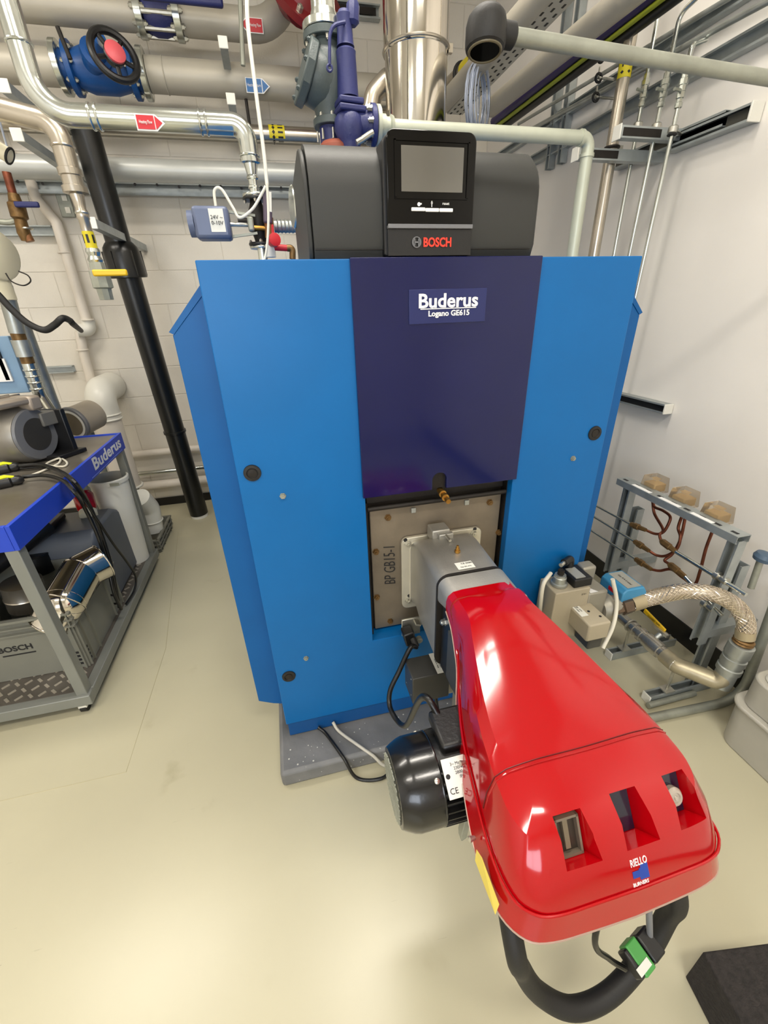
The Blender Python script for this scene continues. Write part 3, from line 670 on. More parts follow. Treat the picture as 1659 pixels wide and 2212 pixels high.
# ================================================================ boiler
def build_boiler():
    t = thing('boiler', 'large blue floor-standing boiler with navy centre panel on a grey plinth', 'boiler', (0.45, 1.3, 0.075))
    ZB, ZT = 0.16, 1.722
    # insulated casing behind the front cover
    B().prism([(-.11, 1.700), (-.246, 1.565), (-.243, .235), (-.19, .205), (-.15, .19), (1.04, .19), (1.08, .205), (1.135, .235), (1.148, 1.565), (1.01, 1.700)], (0, 1.245, 0), (1, 0, 0), (0, 0, 1), -2.1).done('casing', M_bluecase, t, bev=0.002, smooth=False)
    for s, x in ((-1, -.243), (1, 1.145)):
        B().prism([(0, 0), (-s*.112, .112), (-s*.100, .124), (s*.010, .006)], (x, 1.243, 1.567), (1, 0, 0), (0, 0, 1), -0.004 if s < 0 else -0.004).done('casing_lip', M_bluecase, t, smooth=False)
    # left and right blue front panels
    for nm, poly in (('front_panel', [(-.149, ZB), (-.149, ZT), (.212, ZT), (.212, .500), (.4505, .500), (.4505, ZB)]), ('front_panel', [(.4525, ZB), (.4525, .500), (.716, .500), (.716, ZT), (1.046, ZT), (1.046, ZB)])):
        B().prism(poly, (0, 1.17, 0), (1, 0, 0), (0, 0, 1), -0.068).done(nm, M_blue, t, bev=0.0025, smooth=False)
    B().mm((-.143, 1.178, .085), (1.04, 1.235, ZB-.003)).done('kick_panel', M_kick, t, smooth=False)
    # navy centre panel with a notch at its lower edge
    N = []
    for i in range(13):
        a = PI*i/12; N.append((.4515+.0235*math.cos(a), 1.118+.0235*math.sin(a)))
    poly = [(.204, 1.086), (.204, 1.724), (.724, 1.724), (.724, 1.086), (.475, 1.086)]+N+[(.428, 1.086)]
    B().prism(poly, (0, 1.160, 0), (1, 0, 0), (0, 0, 1), -0.020).done('centre_panel', M_navy, t, bev=0.002, smooth=False)
    B().mm((.40, 1.172, 1.086), (.50, 1.176, 1.15)).done('notch_backing', M_ironblack, t)
    # badge
    bc = V((0.4592, 1.158, 1.611)); 
    B().box(bc, (.216, .003, .0815)).done('badge', M_navybadge, t, bev=0.001)
    text('Buderus', 0.046, ((0.4588, 1.155, 1.623)), (1, 0, 0), (0, 0, 1), M_white, t, bold=0.0011, sx=1.10)
    B().box((0.4597, 1.155, 1.606), (.156, .0012, .0022)).done('badge_line', M_white, t)
    text('Logano GE615', 0.0185, ((0.4614, 1.155, 1.594)), (1, 0, 0), (0, 0, 1), M_white, t, bold=0.0005, sx=1.06)
    # plugs and screws in the panels
    for p in ((-0.1072, 1.168, 1.205), (-0.1068, 1.168, 0.4124), (1.001, 1.168, 1.214), (1.003, 1.168, 0.41)):
        o = B().lathe((p[0], 1.169, p[2]), (0, -1, 0), [(0, .0245), (.004, .0235), (.005, .016), (.002, .014)], 28).done('grommet', M_blackrub, t)
        lab(B().lathe((p[0], 1.169, p[2]), (0, -1, 0), [(0, .0135), (.0035, .012), (.0045, .0)], 20).done('plug', M_ironblack, o), 'brown-black plug')
    for p in ((-0.03359, 1.168, 1.124), (-0.03701, 1.168, 0.4824), (0.9341, 1.168, 1.133)):
        B().hexbolt((p[0], 1.169, p[2]), (0, -1, 0), .0075, .008).done('screw', M_galvdull, t)
    # burner door: dark recess, frame, plate, bolts
    B().mm((.210, 1.2385, .500), (.718, 1.243, 1.10)).done('door_recess', M_ironblack, t, smooth=False)
    B().mm((.212, 1.2, .505), (.222, 1.238, 1.05)).mm((.7335-.02, 1.2, .52), (.716, 1.238, 1.09)).done('door_edge', M_ironblack, t, smooth=False)['kind'] = 'stuff'
    B().mm((.232, 1.216, .512), (.706, 1.234, 1.015)).done('burner_door', M_steelplate, t, bev=0.003, smooth=False)
    B().cyl((.222, 1.195, 1.030), (.708, 1.195, 1.030), .008).done('seal_rod', M_ironblack, t)
    B().mm((.222, 1.215, 1.04), (.708, 1.232, 1.080)).done('door_header', M_ironblack, t, bev=0.003)
    for p in ((0.2933, 1.214, 0.9815), (0.6629, 1.214, 0.9862), (0.2471, 1.214, 0.8556), (0.2431, 1.214, 0.6621), (0.291, 1.214, 0.5382), (0.7095, 1.214, 0.8577)):
        B().hexbolt((p[0], 1.216, p[2]), (0, -1, 0), .0095, .011).done('door_bolt', M_tan, t)
    for p in ((0.3822, 1.214, 0.9962), (0.5747, 1.214, 0.9985)):
        B().box((p[0], 1.213, p[2]), (.016, .006, .018)).done('door_tab', M_galv, t, bev=.001)
    text('BP GB15-1', 0.060, (0.2967, 1.214, 0.7895), (0, 0, 1), (-1, 0, 0), M_ink, t, name='handwriting', bold=-0.0004, depth=0.0006, sx=0.62, shear=0.2)
    # sight tube
    p0, p1 = V((0.4631, 1.185, 1.072)), V((0.4601, 1.1, 1.067))
    B().lathe(p0, p1-p0, [(0, .011), (.018, .011), (.019, .0125), (.032, .0125), (.033, .009), (.045, .009), (.046, .012), (.058, .012), (.059, .007), (.072, .007), (.073, .009), (.085, .008)], 12).done('sight_tube', M_brass, t)
build_boiler()
# plinth
def build_plinth():
    t = thing('concrete_plinth', 'low grey-painted concrete plinth under the blue boiler', 'plinth', (0.45, 1.6, 0))
    b = B(); b.mm((-.187, 1.03, 0.0), (1.09, 3.4, .078))
    b.done('slab', M_concrete, t, bev=0.014)
    random.seed(11)
    b = B()
    for i in range(70):
        x, y = random.uniform(-.17, 1.0), random.uniform(1.035, 1.17)
        r = random.choice((.0015, .002, .003, .004))
        b.lathe((x, y, .0776), (0.1, 0, 1), [(0, r), (.0008, r*.7)], 6)
    for i in range(24):
        x, z = random.uniform(-.17, 1.0), random.uniform(.02, .06)
        b.lathe((x, 1.0301, z), (0, -1, 0.1), [(0, .002), (.0008, .0014)], 6)
    b.done('paint_speck', M_chip, t)['kind'] = 'stuff'
build_plinth()

# ================================================================ control unit on top
def build_control():
    t = thing('control_unit', 'dark grey boiler control box with glossy black display on top of boiler', 'controller', (0.42, 1.35, 1.70))
    # body profile in (y, z), extruded along x
    ztop = (0.1153, 1.2, 1.939)[2]
    xl, xr = (0.1125, 1.2, 1.87)[0], (0.7165, 1.2, 1.853)[0]
    def prof(y0, zt, z0=1.7236, yb=1.62, R=.075):
        P = [(yb, z0), (y0+.012, z0), (y0, z0+.03)]
        for i in range(9):
            a = PI-(PI/2)*i/8
            P.append((y0+R+R*math.cos(a), zt-R+R*math.sin(a)))
        P.append((yb, zt-.02)); return P
    zt = ztop+.024
    B().prism([(y, z) for y, z in prof(1.185, zt, R=.10)], (xl+.012, 0, 0), (0, 1, 0), (0, 0, 1), xr-xl-.03).done('housing', M_grayplast, t, sharp=30)
    for xa, w in ((xl, .011), (xr-.017, .014)):
        B().prism([(y, z) for y, z in prof(1.195, zt-.008, R=.095, yb=1.60)], (xa, 0, 0), (0, 1, 0), (0, 0, 1), w).done('side_cheek', M_grayplast, t, sharp=30, bev=0.003)
    B().mm((xl+.014, 1.1835, 1.7415), (xr-.02, 1.19, 1.7430)).done('seam_line', M_ironblack, t)
    # display bezel
    a, b_, c, d = V((0.2988, 1.165, 1.968)), V((0.5168, 1.165, 1.966)), V((0.2837, 1.165, 1.729)), V((0.5279, 1.165, 1.728))
    x0, x1, z1, z0 = a.x, b_.x, (a.z+b_.z)/2, 1.7262
    def rrect(x0, x1, z0, z1, r, n=6, lower=True):
        P = []
        for cx, cz, a0 in ((x1-r, z1-r, 0), (x0+r, z1-r, PI/2)):
            for i in range(n+1): P.append((cx+r*math.cos(a0+PI/2*i/n), cz+r*math.sin(a0+PI/2*i/n)))
        if lower:
            for cx, cz, a0 in ((x0+r*.3, z0+r*.3, PI), (x1-r*.3, z0+r*.3, 3*PI/2)):
                for i in range(n+1): P.append((cx+r*.3*math.cos(a0+PI/2*i/n), cz+r*.3*math.sin(a0+PI/2*i/n)))
        else: P += [(x0, z0), (x1, z0)]
        return P
    YD = 1.158
    B().prism(rrect(x0-.006, x1+.004, z0, z1-.004, .022), (0, YD+.012, 0), (1, 0, 0), (0, 0, 1), -0.10).done('display_back', M_blackplast, t, bev=0.003)
    strip_z = V((0.4018, 1.158, 1.787)).z
    B().prism(rrect(x0, x1, strip_z, z1, .020, lower=False), (0, YD, 0), (1, 0, 0), (0, 0, 1), -0.02).done('display_fascia', M_blackgloss, t, bev=0.003)
    # recess frame round the screen
    sa, sb = V((0.3335, 1.158, 1.939)), V((0.4847, 1.158, 1.854))
    sx0, sx1, sz1, sz0 = sa.x, sb.x, sa.z-.001, sb.z
    f = M_stripgrey
    fr = B()
    for (xa, xb, za, zb) in ((sx0-.016, sx0-.012, sz0-.012, sz1+.010), (sx1+.010, sx1+.014, sz0-.012, sz1+.010), (sx0-.016, sx1+.014, sz1+.008, sz1+.011), (sx0-.016, sx1+.014, sz0-.014, sz0-.011)):
        fr.mm((xa, YD-.003, za), (xb, YD, zb))
    fr.done('screen_frame', M_blackgloss, t, smooth=False)
    B().mm((sx0, YD-.0015, sz0), (sx1, YD+.001, sz1)).done('touch_screen', M_screen, t, smooth=False)
    B().mm((x0+.001, YD-.0035, strip_z-.005), (x1-.001, YD+.01, strip_z+.004)).done('trim_strip', M_stripgrey, t, bev=.001)
    B().prism(rrect(x0+.001, x1-.001, z0, strip_z-.006, .001), (0, YD+.002, 0), (1, 0, 0), (0, 0, 1), -0.02).done('lower_fascia', M_blackplast, t, bev=.002)
    # buttons and their symbols
    for k, px in enumerate((903, 933, 963)):
        p = V({0: (0.3745, 1.158, 1.82), 1: (0.4093, 1.158, 1.819), 2: (0.4447, 1.158, 1.819)}[k])
        B().box((p.x, YD-.002, p.z), (.0345, .004, .0075)).done('button', M_white, t, bev=.0015)
    text('reset', 0.0085, ((0.4435, 1.156, 1.832)), (1, 0, 0), (0, 0, 1), M_white, t)
    p = V((0.4085, 1.157, 1.831)); B().box(p, (.0016, .0008, .012)).box(p+V((0, 0, .002)), (.004, .0008, .004)).done('symbol', M_white, t)
    p = V((0.3762, 1.157, 1.83)); B().lathe(p, (0, -1, 0), [(0, .004), (.0008, .004)], 12).box(p+V((.005, 0, .001)), (.004, .0008, .003)).done('symbol', M_white, t)
    # emblem and lettering
    e = V((0.3712, 1.157, 1.754))
    B().torus(e, (0, 1, 0), .0108, .0012, 28, 6).done('emblem_ring', M_stripgrey, t)
    B().mm((e.x-.0055, e.y-.001, e.z-.0065), (e.x-.0038, e.y+.001, e.z+.0065)).mm((e.x+.0038, e.y-.001, e.z-.0065), (e.x+.0055, e.y+.001, e.z+.0065)).mm((e.x-.0045, e.y-.001, e.z-.0015), (e.x+.0045, e.y+.001, e.z+.0015)).done('emblem_anchor', M_stripgrey, t, smooth=False)
    B().sweep([e+V((-.0045, 0, .008)), e+V((-.008, 0, .003)), e+V((-.008, 0, -.003)), e+V((-.0045, 0, -.008))], .001, 6).sweep([e+V((.0045, 0, .008)), e+V((.008, 0, .003)), e+V((.008, 0, -.003)), e+V((.0045, 0, -.008))], .001, 6).done('emblem_arc', M_stripgrey, t)['kind'] = 'stuff'
    text('BOSCH', 0.0265, ((0.4254, 1.158, 1.753)), (1, 0, 0), (0, 0, 1), M_redprint, t, bold=0.0009, sx=0.86)
build_control()

# ================================================================ burner
def build_burner():
    t = thing('burner', 'big glossy red burner with black motor mounted on the boiler front', 'burner', (0.46, 0.75, 0.75))
    # flange plate with rounded corners
    def rr(x0, x1, z0, z1, r, n=5):
        P = []
        for cx, cz, a0 in ((x1-r, z1-r, 0), (x0+r, z1-r, PI/2), (x0+r, z0+r, PI), (x1-r, z0+r, 1.5*PI)):
            for i in range(n+1): P.append((cx+r*math.cos(a0+PI/2*i/n), cz+r*math.sin(a0+PI/2*i/n)))
        return P
    B().prism(rr(.335, .632, .600, .900, .022), (0, 1.198, 0), (1, 0, 0), (0, 0, 1), -.014).done('mounting_flange', M_flange, t, bev=.002)
    B().prism(rr(.362, .604, .615, .884, .03), (0, 1.192, 0), (1, 0, 0), (0, 0, 1), -.008).done('flange_boss', M_flange, t, bev=.002)
    for p in ((0.3571, 1.197, 0.8799), (0.601, 1.197, 0.8824), (0.3579, 1.197, 0.6376)):
        B().hexbolt((p[0], 1.197, p[2]), (0, -1, 0), .0095, .014).done('flange_bolt', M_bolt, t)
    for p in ((0.3489, 1.197, 0.8942), (0.6053, 1.197, 0.8968), (0.3615, 1.197, 0.6559)):
        B().lathe((p[0], 1.1985, p[2]), (0, -1, 0), [(0, .007), (.001, .007)], 12).done('slot', M_ink, t)
    # cast housing: loft of rounded rectangles from flange to hood
    def loft(sts, name, m, n=6):
        b = B(); rings = []
        for y, x0, x1, z0, z1, r in sts:
            rings.append([b.bm.verts.new((px, y, pz)) for px, pz in rr(x0, x1, z0, z1, r, n)])
        for a, c in zip(rings, rings[1:]):
            for i in range(len(a)):
                j = (i+1) % len(a); b.bm.faces.new((a[i], a[j], c[j], c[i]))
        b.bm.faces.new(rings[0]); b.bm.faces.new(rings[-1][::-1])
        return b.done(name, m, t, sharp=40)
    loft([(1.193, .365, .600, .615, .888, .03), (1.175, .372, .590, .62, .896, .028), (1.15, .372, .578, .62, .915, .03), (1.10, .368, .570, .61, .928, .03), (.92, .360, .560, .60, .930, .035)], 'cast_housing', M_alu)
    loft([(.917, .357, .563, .597, .934, .037), (.907, .357, .563, .597, .934, .037)], 'gasket_band', M_ironblack)
    loft([(.905, .358, .562, .835, .932, .030), (.82, .360, .560, .86, .930, .030), (.76, .365, .555, .875, .925, .02)], 'rear_casting', M_alu)
    # top bracket
    q = V((0.4551, 1.17, 0.9348))
    B().box((q.x, 1.165, .925), (.062, .055, .045)).done('top_bracket', M_alu, t, bev=.004)
    B().box((q.x+.012, 1.130, .928), (.05, .018, .022)).done('bracket_tab', M_alu, t, bev=.003)
    B().cyl((q.x+.01, 1.12, .935), (q.x+.01, 1.085, .935), .005, seg=10).done('bracket_screw', M_bolt, t)
    q = V((0.4635, 1.022, 0.93))
    B().lathe(q, (0, 0, 1), [(0, .009), (.008, .009), (.009, .006), (.016, .006), (.017, .004), (.024, .004)], 6).done('pressure_nipple', M_brass, t)
    q = V((0.455, 0.9465, 0.932))
    B().box(q, (.052, .034, .0015)).done('rating_sticker', M_label, t, smooth=False)
    text('CE 0085', .010, q+V((0.008, .008, .001)), (1, 0, 0), (0, 1, 0), M_ink, t, depth=.0006)
    text('Gas EN 676', .007, q+V((0, -.008, .001)), (1, 0, 0), (0, 1, 0), M_ink, t, depth=.0006)
    # black throat gap under the castings
    B().mm((.372, .80, .60), (.548, .906, .85)).done('inner_black_box', M_blackplast, t, bev=.006)
    B().mm((.366, .76, .62), (.54, .845, .80)).done('inner_black_box', M_tfbox, t, bev=.006)
    B().hexbolt((.371, .875, .80), (-1, 0, 0), .009, .012).done('side_bolt', M_bolt, t)
    B().spline([(0.3719, 1.02, 0.6535), (0.3734, 0.97, 0.6498), (0.3929, 0.93, 0.6485), (0.4297, 0.9, 0.6575)], .009, 8).done('grey_duct_lip', M_beige2, t)
    B().mm((.415, .70, .28), (.50, .90, .56)).done('air_box', M_beige2, t, bev=.012)
    # -------- red hood: nested contours from the rim up to the spine
    CXH = .458
    # (half width, y, z) from the neck round to the centre of the nose
    rim = [(.100, .842, .870), (.102, .800, .850), (.104, .765, .805), (.110, .730, .765), (.138, .660, .715), (.172, .560, .703), (.205, .44, .700), (.222, .340, .700), (.216, .280, .700), (.190, .243, .700), (.150, .230, .700), (.08, .226, .700), (0, .224, .700)]
    cre = [(.101, .842, .880), (.103, .800, .866), (.104, .765, .83), (.108, .730, .80), (.133, .660, .765), (.165, .560, .753), (.190, .44, .750), (.205, .340, .750), (.200, .280, .750), (.176, .252, .750), (.142, .242, .750), (.08, .240, .750), (0, .239, .750)]
    cr2 = [(w*.985, y+.002, z+.010) for w, y, z in cre]
    s1 = [(.101, .842, .900), (.102, .800, .900), (.103, .765, .89), (.108, .730, .875), (.130, .660, .855), (.160, .560, .835), (.183, .45, .825), (.195, .350, .815), (.190, .306, .808), (.168, .280, .802), (.135, .270, .799), (.075, .266, .798), (0, .265, .798)]
    s2 = [(.096, .842, .917), (.097, .800, .922), (.098, .765, .920), (.103, .730, .912), (.123, .660, .898), (.151, .560, .880), (.172, .46, .868), (.180, .372, .856), (.174, .332, .848), (.155, .307, .842), (.125, .297, .840), (.07, .293, .839), (0, .292, .839)]
    s3 = [(.082, .842, .929), (.082, .800, .938), (.083, .765, .940), (.088, .730, .937), (.106, .665, .925), (.131, .570, .905), (.150, .48, .888), (.157, .400, .874), (.150, .366, .867), (.133, .345, .863), (.107, .335, .861), (.06, .331, .860), (0, .330, .860)]
    s4 = [(.055, .842, .932), (.055, .800, .944), (.056, .765, .947), (.060, .735, .946), (.072, .67, .935), (.090, .58, .915), (.103, .50, .899), (.108, .44, .888), (.103, .412, .882), (.092, .397, .878), (.073, .388, .875), (.04, .384, .873), (0, .383, .872)]
    s5 = [(.0, .842, .932), (0, .80, .945), (0, .765, .949), (0, .735, .948), (0, .67, .938), (0, .58, .919), (0, .52, .906), (0, .48, .898), (0, .46, .893), (0, .455, .891), (0, .45, .889), (0, .445, .887), (0, .44, .886)]
    for L in (s1, s2, s3, s4):
        L[1] = (L[0][0], .812, L[0][2]+.001); L[2] = (L[0][0]+.004, .794, L[0][2]+.008)
    levels = [rim, cre, cr2, s1, s2, s3, s4]
    b = B()
    def ring(L, ns=4):
        pts = [(w, y, z) for w, y, z in L]
        d = catmull(pts, ns)
        left = [(CXH-p.x, p.y, p.z) for p in d]; right = [(CXH+p.x, p.y, p.z) for p in d[:-1]][::-1]
        return left+right
    R_ = [[b.bm.verts.new(p) for p in ring(L)] for L in levels]
    for a, c in zip(R_, R_[1:]):
        for i in range(len(a)-1):
            b.bm.faces.new((a[i], a[i+1], c[i+1], c[i]))
    sp = [b.bm.verts.new((CXH, p.y, p.z)) for p in catmull(s5, 4)]
    top = R_[-1]; nL = len(sp)
    def tri(f):
        f2 = []
        for v_ in f:
            if v_ not in f2: f2.append(v_)
        if len(f2) > 2:
            try: b.bm.faces.new(f2)
            except ValueError: pass
    for i in range(nL-1):
        tri((top[i], top[i+1], sp[i+1], sp[i]))
        j = len(top)-1-i
        tri((top[j], sp[i], sp[i+1], top[j-1]))
    # close bottom and neck end
    bot = R_[0]; m_ = len(bot)//2
    zc = b.bm.verts.new((CXH, .40, .70))
    for i in range(len(bot)-1): b.bm.faces.new((bot[i+1], bot[i], zc))
    neck = [r[0] for r in R_]+[sp[0]]+[r[-1] for r in R_[::-1]]
    b.bm.faces.new(neck+[zc])
    hood = b.done('hood', M_red, t, sharp=55)
    # window pockets cut into the nose
    wins = [(((0.3411, 0.3335, 0.842)), ((0.3889, 0.3336, 0.842)), ((0.3927, 0.3012, 0.785)), ((0.3468, 0.3, 0.785))),
            (((0.4517, 0.3405, 0.842)), ((0.4984, 0.3419, 0.842)), ((0.5041, 0.3048, 0.785)), ((0.4587, 0.3026, 0.785))),
            (((0.5594, 0.3426, 0.842)), ((0.606, 0.345, 0.842)), ((0.6116, 0.3078, 0.785)), ((0.5691, 0.3055, 0.785)))]
    cut = bmesh.new(); panes = []
    for a, c, d, e in wins:
        x0, x1 = (a[0]+e[0])/2, (c[0]+d[0])/2; ya = (a[1]+c[1])/2; yb = (d[1]+e[1])/2
        panes.append((x0, x1, yb, .785, ya, .842))
        back = [(x0, yb, .785), (x1, yb, .785), (x1, ya, .842), (x0, ya, .842)]
        L_ = .075
        front = [(x0-.004, yb-L_, .785+.045), (x1+.038, yb-L_, .785+.045), (x1+.030, ya-L_, .842+.12), (x0-.006, ya-L_, .842+.12)]
        vb = [cut.verts.new(p) for p in back]; vf = [cut.verts.new(p) for p in front]
        cut.faces.new(vb[::-1]); cut.faces.new(vf)
        for i in range(4): cut.faces.new((vb[i], vb[(i+1) % 4], vf[(i+1) % 4], vf[i]))
    bmesh.ops.recalc_face_normals(cut, faces=cut.faces)
    mc = bpy.data.meshes.new('cutter'); cut.to_mesh(mc); cut.free()
    oc = bpy.data.objects.new('cutter', mc); COL.objects.link(oc)
    md = hood.modifiers.new('cut', 'BOOLEAN'); md.operation = 'DIFFERENCE'; md.object = oc; md.solver = 'EXACT'
    dg = bpy.context.evaluated_depsgraph_get(); me = bpy.data.meshes.new_from_object(hood.evaluated_get(dg))
    hood.modifiers.clear(); hood.data = me; me.materials.clear(); me.materials.append(M_red)
    me.shade_smooth(); me.set_sharp_from_angle(angle=D2R(28))
    bpy.data.objects.remove(oc)
    for i, (x0, x1, y0, z0, y1, z1) in enumerate(panes):
        c = V(((x0+x1)/2, (y0+y1)/2, (z0+z1)/2)); up = V((0, y1-y0, z1-z0)); hh = up.length/2; up.normalize()
        nv = V((0, -up.z, up.y)); R = Matrix(((1, 0, 0), (0, up.y, nv.y), (0, up.z, nv.z))); R = Matrix((V((1, 0, 0)), up, nv)).transposed()
        w = (x1-x0)
        def bx(u0, u1, v0, v1, n0, n1, bb):
            return bb.box(c+V(((u0+u1)/2, 0, 0))+up*((v0+v1)/2)+nv*((n0+n1)/2), (abs(u1-u0), abs(v1-v0), abs(n1-n0)), R)
        bx(-w/2+.0008, w/2-.0008, -hh+.0008, hh-.0008, .0004, .003, B()).done('window_pane', mat('window_dark', (50, 42, 34), .3) if i == 0 else mat('window_blue_black', (16, 16, 40), .12, coat=.5), t, smooth=False)
        if i == 0:
            fr = B()
            bx(-w/2+.001, -w/2+.005, -hh+.001, hh-.001, .003, .013, fr); bx(w/2-.005, w/2-.001, -hh+.001, hh-.001, .003, .013, fr)
            bx(-w/2+.001, w/2-.001, -hh+.001, -hh+.005, .003, .013, fr); bx(-w/2+.001, w/2-.001, hh-.005, hh-.001, .003, .013, fr)
            lab(fr.done('window_frame', mat('smoked_acrylic', (110, 98, 84), .12, coat=.5), t, smooth=False), 'brown smoked window frame')
            bx(-.006, .003, -hh+.012, hh-.008, .003, .009, B()).done('window_lever', mat('window_lever_grey', (112, 102, 82), .35), t)
        if i == 2:
            lab(B().lathe(c+V((0, 0, 0))-up*.002+nv*.002, nv, [(0, .0165), (.010, .0165), (.014, .013), (.0145, .009), (.012, .008), (.013, .004), (.015, .003)], 28).done('round_knob', mat('clear_knob', (170, 160, 146), .25, coat=.4), t), 'translucent round reset knob')
    # panel seam across the hood: a thin dark gap strip following the surface
    def seam_pts(ys, lev=None):
        pts = []
        for L in (cr2, s1, s2, s3, s4):
            best = None; d = catmull([V(p) for p in L], 8)
            cand = [p for p in d if p.x > .0]
            for p, q2 in zip(d, d[1:]):
                if (p.y-ys)*(q2.y-ys) <= 0: best = p.lerp(q2, (p.y-ys)/((p.y-q2.y) or 1)); break
            if best is None: continue
            pts.append(best)
        return pts
    from mathutils.bvhtree import BVHTree
    global HOODBVH
    HOODBVH = BVHTree.FromPolygons([v.co.copy() for v in hood.data.vertices], [tuple(p.vertices) for p in hood.data.polygons])
    js = []
    for i in range(61):
        a = PI*(i/60.0); o_ = V((CXH, .405, .70)); dr = V((-math.cos(a), 0, math.sin(a)*1.0)).normalized()
        h = HOODBVH.ray_cast(o_+dr*.6, -dr)
        if h[0] is not None and h[0].z > .765: js.append(h[0]+h[1]*.0004)
    B().sweep(js, .0011, 6).done('panel_joint', mat('hood_joint', (92, 4, 8), .4), t)
    B().sweep([p+V((0, -.006, 0)) for p in js], .0016, 6).done('joint_lip', M_red, t)
    # side edge trim, stickers
    d = ring(rim)
    B().sweep([V(p)+V((0, 0, -.003)) for p in d], .0018, 8).done('rim_seal', mat('rim_edge', (176, 150, 136), .35, .3), t)
    dcr = ring(cre)
    nn = len(dcr)
    ridge = [V(p)+V(((p[0]-CXH)*.012, -.001, .004)) for p in dcr[10:nn-10]]
    B().sweep(ridge, .0026, 8).done('ridge', M_red, t)
    return t, panes, (rim, cre, cr2, s1, s2, s3, s4)
BT, PANES, LEV = build_burner()
def surf_text(s, size, c, n, up, m, bold=0.0005, sx=1.0, name='lettering'):
    """lettering laid on the hood with outward normal n"""
    n = V(n).normalized(); up = V(up); up = (up-n*up.dot(n)).normalized(); ux = up.cross(n)
    o = text(s, size, V(c), ux, up, m, BT, name, bold=bold, sx=sx, depth=.001)
    lay_on_hood(o, V(c), n); return o
def lay_on_hood(o, c, n):
    for v in o.data.vertices:
        off = (v.co-c).dot(n); q = v.co-n*off
        h = HOODBVH.ray_cast(q+n*.15, -n)
        if h[0] is not None: v.co = h[0]+n*(.0006+off)
